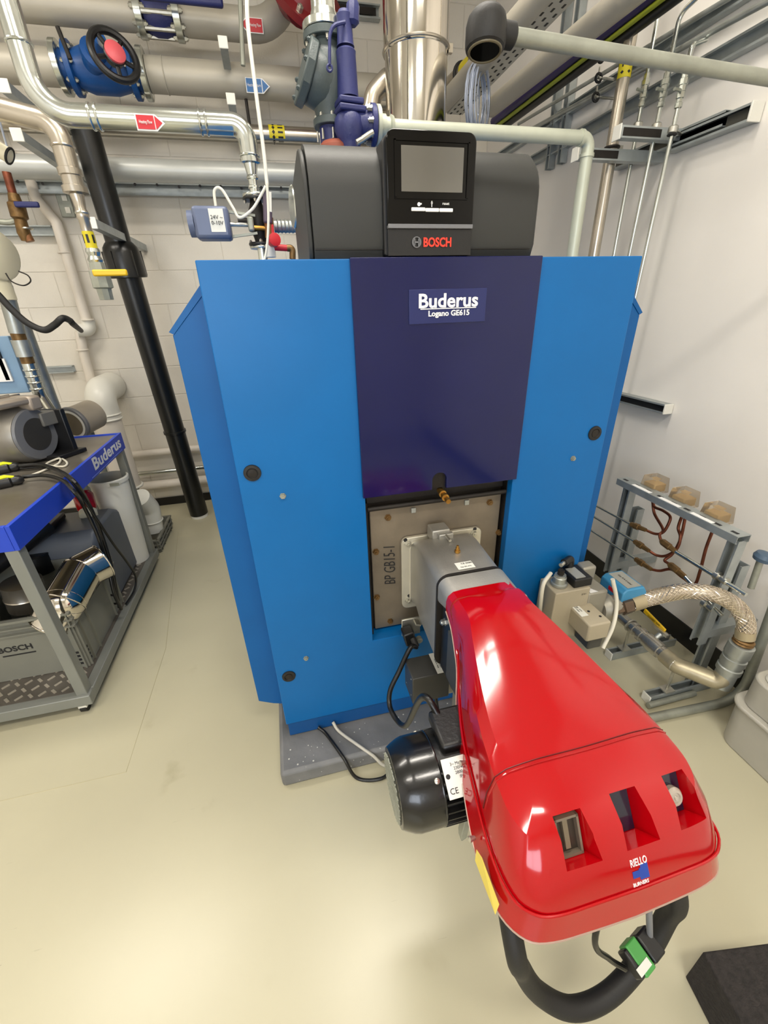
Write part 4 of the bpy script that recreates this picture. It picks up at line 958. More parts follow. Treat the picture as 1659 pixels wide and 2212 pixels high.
# ================================================================ burner motor, transformer, cables, hose
def burner_extras():
    t = BT
    my, mz = .57, .625
    R = .098
    B().lathe((.132, my, mz), (1, 0, 0), [(0, .076), (.001, .082), (.012, .088), (.028, R-.003), (.04, R), (.093, R), (.096, R-.003)], 48).done('fan_cover', M_motor, t)
    m = t
    # grid of the fan cover
    B().lathe((.1305, my, mz), (1, 0, 0), [(0, .072), (.001, .073)], 40).done('fan_grid', mat('fan_grid_dark', (60, 60, 52), .5), t)
    b = B()
    for k in range(-6, 7):
        h = math.sqrt(max(.0, .071**2-(k*.011)**2))
        b.cyl((.129, my+k*.011, mz-h), (.129, my+k*.011, mz+h), .0012, seg=6); b.cyl((.129, my-h, mz+k*.011), (.129, my+h, mz+k*.011), .0012, seg=6)
    b.done('grid_wire', M_galvdull, t)['kind'] = 'stuff'
    B().lathe((.224, my, mz), (1, 0, 0), [(0, R-.012), (.12, R-.012)], 40).done('motor_body', M_darkfin, t)
    b = B()
    for k in range(30):
        a = 2*PI*k/30
        if 0.9 < (a % (2*PI)) < 1.9: continue
        cy, cz = math.cos(a), math.sin(a)
        b.box((.286, my+cy*(R-.008), mz+cz*(R-.008)), (.115, .004, .018), Matrix.Rotation(a-PI/2, 3, 'X'))
    b.done('cooling_fin', M_darkfin, t)['kind'] = 'stuff'
    B().torus((.226, my, mz), (1, 0, 0), R-.002, .003, 48, 8).done('cover_rim', M_motor, t)
    for a in (2.2, 3.9, .4):
        c = V((.215, my+math.cos(a)*R, mz+math.sin(a)*R)); B().lathe(c, (0, math.cos(a), math.sin(a)), [(0, .006), (.003, .006), (.005, .003)], 12).done('cover_screw', M_bolt, t)
    B().mm((.245, my-.01, mz+R-.02), (.345, my+.09, mz+R+.012)).done('terminal_box', M_darkfin, t, bev=.008)
    n = V((0, -.60, .80)).normalized(); up = V((0, .80, .60))
    c = V((.266, my, mz))+n*(R+.004); Rm = Matrix((V((1, 0, 0)), up, n)).transposed()
    B().box(c, (.068, .075, .002), Rm).done('motor_nameplate', M_label, t, bev=.0008)
    text('CE', .016, c+V((-.020, 0, 0))-up*.024+n*.0013, (1, 0, 0), up, M_ink, t, depth=.0005)
    text('3~ Mot  50Hz\n230/400 V\n2800 rpm\nIP 54', .0085, c+V((.008, 0, 0))+up*.012+n*.0013, (1, 0, 0), up, M_ink, t, depth=.0005)
    B().lathe(c+V((-.026, 0, 0))+up*.004+n*.001, n, [(0, .005), (.0006, .005)], 12).done('print_mark', M_ink, t)
    # dark transformer box under the castings
    B().mm((.300, .956, .385), (.432, 1.05, .503)).done('ignition_box', M_tfbox, t, bev=.003)
    B().mm((.388, .957, .5035), (.420, 1.049, .505)).done('box_label', M_label, t, smooth=False)
    text('8/5 kV  230V\nmade in Italy', .0085, (.404, 1.0, .5055), (0, -1, 0), (1, 0, 0), M_ink, t, depth=.0004)
    for p in ((.3, .975, .41), (.3, 1.03, .41), (.3, .975, .485)): B().lathe(p, (-1, 0, 0), [(0, .0025), (.001, .002)], 8).done('box_screw', M_bolt, t)
    B().mm((.43, .98, .36), (.52, 1.06, .50)).done('rear_duct', M_beige2, t, bev=.01)
    # clip switch on the flange with its black plug
    q = V((0.3379, 1.12, 0.5628))
    B().mm((q.x+.02, 1.15, q.z-.012), (.50, 1.156, q.z+.024)).done('support_strip', M_galv, t)
    B().box(q+V((.012, .02, .0)), (.07, .008, .075)).done('clip_bracket', M_bolt, t, bev=.002)
    B().box(q+V((.03, .0, .03)), (.020, .03, .006), Matrix.Rotation(.4, 3, 'Y')).done('clip_tab', M_bolt, t)
    lab(B().box(q+V((-.006, -.012, -.012)), (.040, .045, .058), Matrix.Rotation(-.2, 3, 'Y')).done('plug', M_blackplast, t, bev=.005), 'black plug')
    B().cyl(q+V((.004, -.03, -.01)), q+V((.010, -.055, -.03)), .011).done('plug_gland', M_blackrub, t)
    B().lathe(q+V((.035, -.0, -.045)), (0, -1, 0), [(0, .012), (.015, .012), (.016, .007), (.017, .007)], 16).done('clip_bush', M_galvdull, t)
    o = B().spline([q+V((.010, -.055, -.03)), (0.3199, 1.05, 0.5489), (0.2732, 1.03, 0.4727), (0.2308, 1, 0.4168), (0.2219, 0.95, 0.3874), (0.2418, 0.85, 0.433), (.245, .70, .735), (.27, .64, .725)], .0085, 12).done('motor_cable', M_cblack, t)
    B().spline([(.40, 1.02, .385), (0.3956, 0.9548, 0.3), (0.3284, 0.7488, 0.5), (.315, .66, .70)], .007, 10).done('box_cable', M_cblack, t)
    # small hanging bracket left of the hood and screws on its side
    p = V((0.2841, 0.5, 0.5124)); B().prism([(0, .03), (.014, .03), (.010, -.045), (-.004, -.055), (-.006, -.03)], p, (1, 0, 0), (0, 0, 1), -.02).done('hanging_bracket', M_galvdull, t, bev=.002)
    for w in (((0.273, 0.5175, 0.735)), ((0.2351, 0.3851, 0.725))):
        B().lathe(V(w)+V((-.002, 0, 0)), (-1, -.1, .2), [(-.01, .0035), (0, .0055), (.002, .0055), (.004, .002)], 12).done('hood_screw', M_bolt, t)
    # yellow sticker on the left flank
    A = [(0.2411, 0.3674, 0.733), (0.2437, 0.351, 0.738), (0.245, 0.2885, 0.728), (0.2368, 0.283, 0.714), (0.2374, 0.3264, 0.712), (0.2363, 0.3603, 0.716)]
    A = [V(a)+V((-.006, -.004, .001)) for a in A]
    bb = B(); vs = [bb.bm.verts.new(a) for a in A]; bb.bm.faces.new(vs)
    r = bmesh.ops.extrude_face_region(bb.bm, geom=bb.bm.faces[:]); bmesh.ops.translate(bb.bm, vec=(-.001, -.001, .0004), verts=[v for v in r['geom'] if isinstance(v, bmesh.types.BMVert)])
    lab(bb.done('warning_sticker', mat('pale_yellow_sticker', (206, 186, 84), .5), t, smooth=False), 'pale yellow strip sticker')
    # logo on the nose: lettering and a plain blue patch
    nrm = (0, -.85, .53)
    c1, c2, c3 = V((.4690, .2590, .7880)), V((.4685, .2500, .7738)), V((.4665, .2415, .7605))
    surf_text('RIELLO', .0160, c1, nrm, (0, 0, 1), M_white, bold=.0, sx=.64)
    n = V(nrm).normalized(); up = V((0, 0, 1)); up = (up-n*up.dot(n)).normalized(); ux = up.cross(n)
    bb = B(); outl = lambda u, v: (-9 <= u <= -2 and -5 <= v <= 3) or (-2 < u <= 9 and -9 <= v <= 9 and not (u < 1 and v > 5))
    SU, SV = .0016, .00118
    for iu in range(-10, 11):
        for iv in range(-10, 11):
            if outl(iu, iv):
                bb.bm.faces.new([bb.bm.verts.new(c2+ux*(iu+du)*SU+up*(iv+dv)*SV) for du, dv in ((0, 0), (1, 0), (1, 1), (0, 1))])
    bmesh.ops.remove_doubles(bb.bm, verts=bb.bm.verts[:], dist=1e-5)
    lay_on_hood(bb.done('logo_patch', mat('logo_blue', (24, 60, 150), .4), t, smooth=False), c2, n)
    surf_text('BURNERS', .0085, c3, nrm, (0, 0, 1), M_white, bold=.0, sx=.84)
    # underside lug and drain piece
    q = V((0.3705, 0.2415, 0.66)); B().lathe(q+V((0, .03, .06)), (0, 0, -1), [(0, .03), (.06, .026), (.10, .012)], 16).done('drain_cup', mat('translucent_white', (200, 200, 190), .3), t)
    B().mm((.50, .28, .62), (.58, .36, .70)).done('under_block', M_tfbox, t, bev=.01)
burner_extras()
# conduit loop under the burner nose
o = B().spline([(.30, .42, .70), (0.2827, 0.2794, 0.56), (0.3067, 0.2693, 0.46), (0.3437, 0.2503, 0.38), (0.4059, 0.2238, 0.34), (0.4907, 0.2218, 0.34), (0.5908, 0.2456, 0.38), (0.6373, 0.2655, 0.46), (0.633, 0.266, 0.55), (.60, .33, .70)], 0.0195, 16, 8).done('cable_conduit', M_blackrub)
tag(o, 'thick black flexible conduit looping down below the red burner nose', 'conduit')
t = thing('cable_connector', 'green and black plug connector hanging on the black conduit loop', 'connector', (0.548, 0.2364, 0.46))
q = V((0.546, 0.2341, 0.46)); dd = (V((0.6284, 0.2565, 0.46))-V((0.5055, 0.2186, 0.46))).normalized()
dv, du, dw = frame_of(dd)
nz = V((-0.3, -.35, .88)); nz = (nz-dd*nz.dot(dd)).normalized(); sd = nz.cross(dd); Rm = Matrix((sd, dd, nz)).transposed()
B().box(q+dd*.020, (.046, .034, .034), Rm).done('socket', M_blackplast, t, bev=.004)
lab(B().box(q-dd*.014, (.050, .030, .030), Rm).done('plug_body', M_green, t, bev=.003), 'green plug body')
B().box(q-dd*.033, (.044, .010, .028), Rm).done('plug_cover', M_blackplast, t, bev=.003)
B().box(q-dd*.022-sd*.012+nz*.0155, (.012, .034, .001), Matrix((dd.cross(nz)*-1, dd, nz)).transposed()).done('label_strip', M_label, t)
B().cyl(q+dd*.03, (.56, .31, .70), .006).done('lead', M_stripgrey, t)
o = B().spline([(.46, .28, .70), (0.4215, 0.2436, 0.58), (0.47, 0.2378, 0.48), (0.5069, 0.2262, 0.44)], .0055, 10).done('black_lead', M_cblack); tag(o, 'thin black cable from the burner underside to the green connector', 'cable')
# cables running over the plinth
o = B().spline([(-.03, 1.17, .105), (.0, 1.14, .088), (.05, 1.03, .085), (.09, .99, .008), (.18, .965, .008), (.26, 1.0, .008), (.4, 1.005, .008)], .0065, 12).done('floor_cable', M_cblack); tag(o, 'black cable running from under the blue panel over the plinth to the floor', 'cable')
o = B().spline([(.03, 1.17, .115), (.05, 1.14, .09), (.115, 1.06, .09), (.16, 1.022, .07), (.21, 1.005, .010), (.30, 1.012, .007), (.40, 1.018, .007)], .006, 12).done('floor_cable', mat('grey_white_cable', (196, 192, 180), .45)); tag(o, 'pale grey cable running from under the blue panel over the plinth', 'cable')

# ================================================================ gas train right of the burner
t = thing('gas_valve_block', 'beige gas valve block with label and black plug right of the burner', 'valve', (.95, 1.08, .4))
B().mm((.875, 1.055, .44), (1.02, 1.157, .66)).done('solenoid_housing', M_beige, t, bev=.004)
B().mm((.91, 1.08, .40), (1.03, 1.17, .44)).done('valve_base', M_beige2, t, bev=.01)
B().cyl((.60, 1.06, .50), (.90, 1.10, .50), .035).done('inlet_pipe', M_beige2, t)
q = V((0.9169, 1.102, 0.662)); B().lathe(q, (0, 0, 1), [(0, .030), (.010, .030), (.012, .024), (.034, .023), (.036, .021), (.044, .020)], 20).done('damper_knob', M_galv, t)
B().cyl(q+V((0, 0, .044)), q+V((0, 0, .064)), .012, seg=6).done('knob_top', M_ironblack, t)
B().mm((.955, 1.065, .66), (1.03, 1.16, .695)).done('plug_socket', M_blackplast, t, bev=.004)
B().mm((.965, 1.075, .695), (1.005, 1.14, .698)).done('socket_label', M_labelgrey, t)
B().pipe([(.99, 1.15, .70), (.99, 1.15, .735), (.945, 1.13, .735)], .014, .015).done('plug', M_blackplast, t)
B().cyl((.945, 1.13, .735), (.925, 1.12, .733), .008).done('plug_gland', M_bolt, t)
B().mm((.952, .950, .505), (1.042, 1.10, .58)).done('actuator_box', M_beige, t, bev=.006)
B().mm((.956, 1.0, .5805), (.985, 1.09, .5815)).done('type_label', M_label, t, smooth=False)
text('Dungs GW\n10-50 mbar', .009, (.970, 1.045, .582), (0, -1, 0), (1, 0, 0), M_ink, t, depth=.0004)
lab(B().mm((.998, 1.06, .5805), (1.022, 1.085, .5815)).done('red_square_label', mat('dull_red_label', (150, 60, 50), .5), t, smooth=False), 'small red square')
for p in ((1.022, .985, .58), (1.00, 1.02, .58)): B().lathe(p, (0, 0, 1), [(0, .005), (.001, .005)], 10).done('screw', M_ink, t)
text('S.V.1', .010, (.995, 1.0538, .635), (1, 0, 0), (0, 0, 1), M_ink, t, depth=.0004)
B().mm((.985, .97, .44), (1.045, 1.05, .505)).done('actuator_foot', M_tfbox, t, bev=.006)
B().mm((1.022, 1.06, .44), (1.11, 1.15, .625)).done('second_stage', M_beige2, t, bev=.008)
B().poly([(1.03, 1.062, .6265), (1.065, 1.062, .6265), (1.04, 1.10, .6265)]).done('white_triangle_label', M_white, t)
B().mm((1.04, 1.13, .63), (1.10, 1.18, .69)).done('grey_connector', M_beige2, t, bev=.008)
B().lathe((1.11, 1.09, .515), (1, 0, 0), [(0, .045), (.02, .06), (.035, .062), (.05, .05), (.051, .04), (.09, .04)], 24).done('outlet_flange', M_beige2, t)
for a in (.6, 2.2, 3.8, 5.3): B().hexbolt((1.145, 1.09+.055*math.cos(a), .515+.055*math.sin(a)), (1, 0, 0), .009, .012).done('flange_bolt', M_bolt, t)
B().spline([(1.107, 1.054, 0.68), (1.137, 1.039, 0.58), (1.115, 1.006, 0.5), (1.066, 0.9797, 0.42)], .0075, 12).done('white_lead', M_cwhite, t)
B().spline([(0.8939, 1.127, 0.7), (0.8467, 1.097, 0.68), (0.8467, 1.095, 0.6), (0.8783, 1.128, 0.5)], .0075, 12).done('white_lead', M_cwhite, t)
# blue pressure switch
t = thing('pressure_switch', 'light blue gas pressure switch beside the braided hose', 'switch', (1.24, 1.12, .53))
b = B(); b.prism([(1.188, .535), (1.300, .535), (1.300, .575), (1.283, .60), (1.205, .60), (1.188, .585)], (0, 1.065, 0), (1, 0, 0), (0, 0, 1), -.125)
b.done('housing', M_lblue, t, bev=.005)
B().mm((1.212, 1.075, .6005), (1.275, 1.18, .6015)).done('printed_label', M_labelgrey, t, smooth=False)
text('Gas 0.4-3 mbar', .012, (1.243, 1.125, .602), (0, -1, 0), (1, 0, 0), M_ink, t, depth=.0004)
B().mm((1.1865, 1.09, .558), (1.189, 1.14, .575)).done('side_window', M_redarrow, t)
B().mm((1.19, 1.08, .48), (1.29, 1.17, .535)).done('switch_base', M_beige2, t, bev=.008)
B().cyl((1.20, 1.12, .50), (1.155, 1.10, .51), .02).done('stub', M_beige2, t)
# brown union + braided hose
hz = [(1.242, 1.07, 0.5242), (1.353, 1.06, 0.5445), (1.446, 1.03, 0.5718), (1.521, 0.98, 0.5792), (1.588, 0.94, 0.5461), (1.618, 0.9, 0.4924), (1.622, 0.88, 0.4207)]
t = thing('braided_hose', 'thick braided stainless gas hose arching from the valve to the floor pipe', 'hose', hz[0])
rH = .029
hp_ = catmull(hz, 14)
B().sweep(hp_, rH, 28).done('hose_body', mat('braid_base', (176, 164, 146), .35, .7, var=.1, scale=60), t)
b = B()
tot = [0]
for p, q in zip(hp_, hp_[1:]): tot.append(tot[-1]+(q-p).length)
L_ = tot[-1]
def at_len(s):
    for i in range(len(tot)-1):
        if tot[i+1] >= s: return hp_[i].lerp(hp_[i+1], (s-tot[i])/max(1e-6, tot[i+1]-tot[i])), i
    return hp_[-1], len(hp_)-2
# parallel transported frame
u0 = None; frames = []
tg = [(hp_[min(i+1, len(hp_)-1)]-hp_[max(0, i-1)]).normalized() for i in range(len(hp_))]
d_, u0, v0 = frame_of(tg[0])
for i, tt in enumerate(tg):
    if i: u0 = tg[i-1].rotation_difference(tt)@u0
    u0 = (u0-tt*u0.dot(tt)).normalized(); frames.append((tt, u0.copy(), tt.cross(u0)))
for s in (1, -1):
    for k in range(12):
        pts = []; n = 90
        for j in range(n+1):
            sl = L_*j/n; p, i = at_len(sl); tt, u, v = frames[i]
            a = 2*PI*k/12+s*sl/L_*2*PI*2.4
            pts.append(p+(u*math.cos(a)+v*math.sin(a))*(rH+.0003))
        b.sweep(pts, .0021, 4)
b.done('braid', mat('braid_wire', (216, 206, 190), .25, .9), t)['kind'] = 'stuff'
for i0, i1 in ((0, 6), (-7, -1)):
    seg_ = hp_[i0:i1+1] if i0 == 0 else hp_[-7:]
    B().sweep(seg_, rH+.0035, 24).done('crimp_sleeve', mat('crimp', (178, 164, 134), .4, .5), t)
d = (V(hz[0])-V(hz[1])).normalized()
B().lathe(V(hz[0])-d*.0, d, [(0, .028), (.004, .036), (.04, .038), (.044, .03), (.07, .03)], 6).done('union_nut', M_hex, t)
# floor gas pipe with lever valve
pA, pB = V((1.624, 0.88, 0.4061)), V((1.604, 0.88, 0.175)); xg = 1.5
t = thing('gas_pipe', 'steel gas pipe with unions and yellow lever valve low by the right wall', 'pipe', (1.5, 1.1, .06))
zl = .19
cx = pB.x
B().lathe((pA.x, .88, pA.z+.01), pB-pA, [(0, .030), (.006, .036), (.012, .030), (.018, .036), (.025, .030)], 24).done('threaded_end', M_tan, t)
B().lathe(pA+(pB-pA).normalized()*.014, pB-pA, [(0, .034), (.004, .043), (.055, .043), (.059, .038), (.07, .038), (.072, .042), (.10, .042), (.102, .038), (.115, .038), (.118, .043), (.14, .043), (.142, .037), (.22, .037)], 28).done('sleeve', M_galv, t)
pe = V((pB.x-.012, .88, zl))
B().pipe([pA.lerp(pB, .72), pe, (1.50, 1.00, zl), (1.5, 1.06, zl)], .035, .05, 24, 10).done('elbow', mat('worn_steel', (176, 166, 140), .38, .6, var=.12, scale=20), t)
B().lathe((1.5, 1.0, zl), (0, 1, 0), [(0, .026), (.002, .031), (.012, .031), (.014, .027), (.022, .027), (.024, .032), (.036, .032), (.038, .025), (.05, .025), (.052, .031), (.08, .031), (.082, .036), (.12, .038), (.16, .036), (.165, .030), (.18, .030), (.182, .034), (.20, .034), (.203, .026), (.225, .026), (.227, .031), (.245, .031), (.247, .025), (.38, .025)], 12).done('valve_and_unions', M_valvesteel, t)
B().cyl((1.5, 1.14, zl), (1.545, 1.14, zl+.04), .012).done('valve_stem', M_galv, t)
B().box(V((1.55, 1.15, zl+.05)), (.012, .08, .014), Matrix.Rotation(.0, 3, 'X')).done('lever_arm', M_bolt, t)
p, q = V((1.56, 1.135, 0.246)), V((1.56, 1.263, 0.2669))
lab(B().box((p+q)/2, (.010, (p-q).length, .024), (q-p).to_track_quat('Y', 'Z').to_matrix()).done('lever_handle', M_yelh, t, bev=.004), 'yellow lever handle')
text('OUVERT GAS', .015, (p+q)/2+V((-.0058, 0, 0)), (0, -1, 0), (0, 0, 1), M_ink, t, depth=.0004, sx=.8)
for yy in (1.26, 1.0):
    B().torus((1.5, yy, zl), (0, 1, 0), .029, .005, 24, 8).done('pipe_clip', M_bolt, t)
    B().cyl((1.5, yy, .035), (1.5, yy, zl-.025), .006, seg=8).done('clip_rod', M_bolt, t)
    B().mm((1.475, yy-.02, .042), (1.525, yy+.02, .048)).done('clip_plate', M_bolt, t)
for (xa, yy, lbl) in ((1.42, 1.26, 'galvanised floor strut with white end cap under the far part of gas pipe'), (1.40, 1.0, 'galvanised floor strut with white end cap under the gas pipe elbow')):
    t = thing('floor_strut', lbl, 'strut', (xa, yy, 0))
    channel((xa, yy, 0.001), (1.80, yy, 0.001), (0, 0, 1), parent=t, name='channel_body')
    lab(B().mm((xa-.006, yy-.022, 0), (xa, yy+.022, .044)).done('end_cap', M_whiteplast, t, bev=.002), 'white plastic end cap')
# bent grey tube running along the floor and up the wall
o = B().pipe([(1.326, 0.9123, 0.02), (1.786, 0.8882, 0.02), (1.76, 0.9131, 0.5625)], .018, .11, 14, 10).done('bent_tube', M_galvdull); tag(o, 'grey bent tube curving from the floor up the right wall', 'pipe')
o = B().cyl((1.376, 0.9651, 0.02), (1.622, 0.966, 0.02), .013).done('floor_tube', M_galvdull); tag(o, 'short grey tube lying beside the nearest floor strut', 'pipe')
t = thing('hand_pump', 'grey tube with round blue-grey cap standing at the right edge by the wall', 'pipe', (1.78, 1.022, 0.5434))
B().cyl((1.74, 0.9966, 0.5509), (1.74, 1.005, 0.6894), .012).done('tube', M_galvdull, t)
B().lathe((1.74, 1.002, 0.6763), (0.1, -.1, 1), [(0, .012), (.005, .030), (.02, .034), (.035, .028), (.04, .01)], 24).done('round_cap', M_olive, t)

# ================================================================ rack with three clear boxes
t = thing('sensor_rack', 'galvanised strut rack holding small copper-fed sensors at the right wall', 'rack', (1.6, 1.25, 0))
ra, rb_ = V((1.56, 1.576, 0.8018)), V((1.56, 0.9761, 0.8225))
zr = (ra.z+rb_.z)/2
channel((1.56, ra.y, zr+.02), (1.56, rb_.y, zr+.02), (0, 0, -1), 0.062, 0.030, parent=t, name='top_rail')
b = B()
for k in range(9): b.box((1.552, rb_.y+.03+k*(ra.y-rb_.y-.06)/8, zr+.0203), (.013, .026, .0012))
b.done('rail_slot', M_ink, t)['kind'] = 'stuff'
for yy, nm in ((ra.y-.04, 'far'), (rb_.y+.03, 'near')):
    channel((1.60, yy, 0.30), (1.60, yy, zr-.01), (-1, 0, 0), parent=t, name='upright')
    channel((1.70, yy+.02, 0.0), (1.70, yy+.02, .66), (-1, 0, 0), parent=t, name='rear_post')
    B().mm((1.60, yy-.02, .33), (1.845, yy+.02, .372)).done('bracket_arm', M_strut, t)
for k, (a, b_) in enumerate((((1374, 1052), (1411, 1070)), ((1431, 1080), (1475, 1100)), ((1500, 1113), (1547, 1135)))):
    y0 = {0: (1.56, 1.487, 0.8183), 1: (1.56, 1.335, 0.8179), 2: (1.56, 1.178, 0.8191)}[k][1]; y1 = {0: (1.56, 1.386, 0.8184), 1: (1.56, 1.233, 0.8206), 2: (1.56, 1.084, 0.8206)}[k][1]
    B().mm((1.531, y1, zr+.0205), (1.550, y0, zr+.0225)).done('white_label', M_white, t, smooth=False)
BX = [((1.62, 1.447, 0.845)), ((1.62, 1.291, 0.8424)), ((1.62, 1.137, 0.8402))]
lbls = ['clear plastic sensor box on the rack, farthest from the camera', 'middle clear plastic sensor box on the rack', 'clear plastic sensor box on the rack, nearest the camera']
M_cover = mat('cloudy_acrylic', (226, 214, 196), .06, trans=.9, ior=1.15)
for q, lb in zip(BX, lbls):
    q = V(q); t = thing('sensor_box', lb, 'sensor', q+V((0, 0, -.05)), 'clear sensor boxes on the rack')
    b = B(); w0, w1 = .043, .036
    vb = [(q.x-w0, q.y-w0, q.z-.035), (q.x+w0, q.y-w0, q.z-.035), (q.x+w0, q.y+w0, q.z-.035), (q.x-w0, q.y+w0, q.z-.035)]
    vt = [(q.x-w1, q.y-w1, q.z+.035), (q.x+w1, q.y-w1, q.z+.035), (q.x+w1, q.y+w1, q.z+.035), (q.x-w1, q.y+w1, q.z+.035)]
    a = [b.bm.verts.new(p) for p in vb]; c = [b.bm.verts.new(p) for p in vt]
    b.bm.faces.new(a[::-1]); b.bm.faces.new(c)
    for i in range(4): b.bm.faces.new((a[i], a[(i+1) % 4], c[(i+1) % 4], c[i]))
    b.done('clear_cover', M_cover, t, bev=.003, smooth=False)
    B().mm((q.x-.030, q.y-.030, q.z-.030), (q.x+.030, q.y+.030, q.z+.005)).done('inner_block', M_amber, t, bev=.003)
    B().cyl(q+V((0, 0, -.075)), q+V((0, 0, -.036)), .014, seg=12).done('neck', M_tan, t)
# thin steel lines with brass fittings and copper tails
def line(name, lbl, cat, p0, p1, r, m, par=None):
    o = B().cyl(p0, p1, r, seg=10).done(name, m, par)
    if par is None: tag(o, lbl, cat)
    return o
LN = [(((1.56, 1.708, 0.6214)), ((1.56, 1.464, 0.633)), ((1.56, 1.374, 0.6472)), 'uppermost thin steel line with brass fitting at the rack'), (((1.56, 1.704, 0.5564)), ((1.56, 1.419, 0.5627)), ((1.56, 1.328, 0.5615)), 'middle thin steel line with brass fitting at the rack'), (((1.56, 1.707, 0.4721)), ((1.56, 1.388, 0.4816)), ((1.56, 1.29, 0.4837)), 'lowest thin steel line with brass fitting at the rack')]
TAIL = [[(1.57, 1.383, 0.6409), (1.58, 1.34, 0.6425), (1.59, 1.313, 0.6627), (1.6, 1.307, 0.7117), (1.61, 1.32, 0.7382), (1.62, 1.369, 0.7413), (1.62, 1.416, 0.7387), (1.62, 1.429, 0.7637), (1.62, 1.423, 0.7946)],
        [(1.57, 1.337, 0.5547), (1.58, 1.298, 0.551), (1.59, 1.263, 0.5704), (1.6, 1.235, 0.6212), (1.61, 1.244, 0.6736), (1.62, 1.274, 0.7019), (1.62, 1.274, 0.759), (1.62, 1.27, 0.7945)],
        [(1.57, 1.298, 0.4764), (1.58, 1.265, 0.4887), (1.59, 1.222, 0.5221), (1.6, 1.168, 0.5117), (1.62, 1.127, 0.5023), (1.62, 1.123, 0.5695), (1.62, 1.132, 0.6781), (1.62, 1.131, 0.7658), (1.62, 1.132, 0.7971)]]
for (p0, p1, p2, lb), tl in zip(LN, TAIL):
    t = thing('thin_gas_line', lb, 'pipe', p1)
    B().cyl(p0, p1, .0065, seg=10).done('steel_tube', M_chrome, t)
    d = V(p2)-V(p1)
    B().lathe(p1, d, [(0, .008), (.004, .012), (.02, .012), (.022, .015), (.05, .015), (.052, .011), (d.length, .009)], 6).done('brass_fitting', M_tan, t)
    B().spline(tl, .0062, 10).done('copper_tail', M_copper, t)
LN2 = [(((1.57, 1.294, 0.6337)), ((1.57, 1.212, 0.6239)), ((1.57, 1.03, 0.6291)), ((1.57, 0.9038, 0.6206)), 'upper steel line running down right from a brass fitting', [(1.57, 1.294, 0.6337), (1.58, 1.317, 0.6504), (1.6, 1.326, 0.671), (1.62, 1.406, 0.7074), (1.62, 1.433, 0.7574)]),
       (((1.57, 1.225, 0.5536)), ((1.57, 1.138, 0.5427)), ((1.57, 1.036, 0.4875)), ((1.57, 0.9508, 0.4847)), 'lower steel line running down right behind the braided hose', [(1.57, 1.225, 0.5536), (1.58, 1.257, 0.5514), (1.6, 1.248, 0.585), (1.62, 1.249, 0.6457), (1.62, 1.255, 0.7348), (1.62, 1.267, 0.8002)])]
for p0, p1, p2, p3, lb, tl in LN2:
    t = thing('thin_gas_line', lb, 'pipe', p1)
    d = V(p1)-V(p0)
    B().lathe(p0, d, [(0, .010), (.01, .015), (.05, .015), (.052, .012), (d.length, .010)], 6).done('brass_fitting', M_tan, t)
    B().cyl(p1, p3, .0085, seg=12).done('steel_tube', M_chrome, t)
    B().lathe(p2, V(p3)-V(p2), [(0, .012), (.002, .019), (.018, .019), (.02, .012), (.03, .015), (.05, .015)], 12).done('clamp', M_bolt, t)
    B().spline(tl, .0062, 10).done('copper_tail', M_copper, t)
# grey bin at the right edge
t = thing('grey_bin', 'large light grey plastic bin with clip lid at the right edge', 'bin', (1.70, .55, 0))
def tub(x0, x1, y0, y1, z0, z1, r, inset, name, m, par, n=6):
    b = B(); rings = []
    for z, k in ((z0, 1), (z1, 0)):
        P = []
        xx0, xx1, yy0, yy1 = x0+inset*k, x1-inset*k, y0+inset*k, y1-inset*k
        for cx_, cy_, a0 in ((xx1-r, yy1-r, 0), (xx0+r, yy1-r, PI/2), (xx0+r, yy0+r, PI), (xx1-r, yy0+r, 1.5*PI)):
            for i in range(n+1): P.append(b.bm.verts.new((cx_+r*math.cos(a0+PI/2*i/n), cy_+r*math.sin(a0+PI/2*i/n), z)))
        rings.append(P)
    for i in range(len(rings[0])):
        j = (i+1) % len(rings[0]); b.bm.faces.new((rings[0][i], rings[0][j], rings[1][j], rings[1][i]))
    b.bm.faces.new(rings[0][::-1]); b.bm.faces.new(rings[1])
    return b.done(name, m, par, bev=.006)
tub(1.545, 1.835, .28, .80, 0, .20, .06, .006, 'tub', M_greybin, t)
tub(1.537, 1.842, .27, .81, .195, .212, .065, .0, 'rim', M_greybin, t)
tub(1.560, 1.825, .29, .79, .212, .34, .06, .0, 'lid', M_greybin, t)
tub(1.590, 1.800, .32, .76, .34, .375, .05, -.010, 'lid_top', M_whiteplast, t)
B().mm((1.548, .56, .222), (1.560, .66, .272)).done('clip', M_whiteplast, t, bev=.003)
B().mm((1.545, .57, .226), (1.549, .65, .242)).done('clip_slot', M_ink, t)
# black foam block bottom right
o = B().box((.918+.0, .165, .076), (.19, .16, .152), Matrix.Rotation(-.16, 3, 'Z')).done('foam_block', M_foam, None, bev=.004)
tag(o, 'dark foam block on the floor at the bottom right corner', 'block')
# wall strut behind the blue panel on the right
p, q = V((1.81, 1.95, 1.104)), V((1.81, 1.673, 1.122))
t = thing('wall_strut', 'wall strut with painted inner shade and white end cap at mid height on the right wall', 'strut', q)
channel((1.848, p.y+.3, q.z), (1.848, q.y, q.z), (-1, 0, 0), .045, .045, parent=t, name='channel_body')
lab(B().mm((1.798, q.y-.008, q.z-.024), (1.848, q.y, q.z+.024)).done('end_cap', M_whiteplast, t, bev=.002), 'white plastic end cap')
B().mm((1.825, q.y, q.z-.018), (1.845, p.y+.3, q.z+.018)).done('channel_shade', M_ink, t)  # dark slab in the open channel, its inner shade done in colour
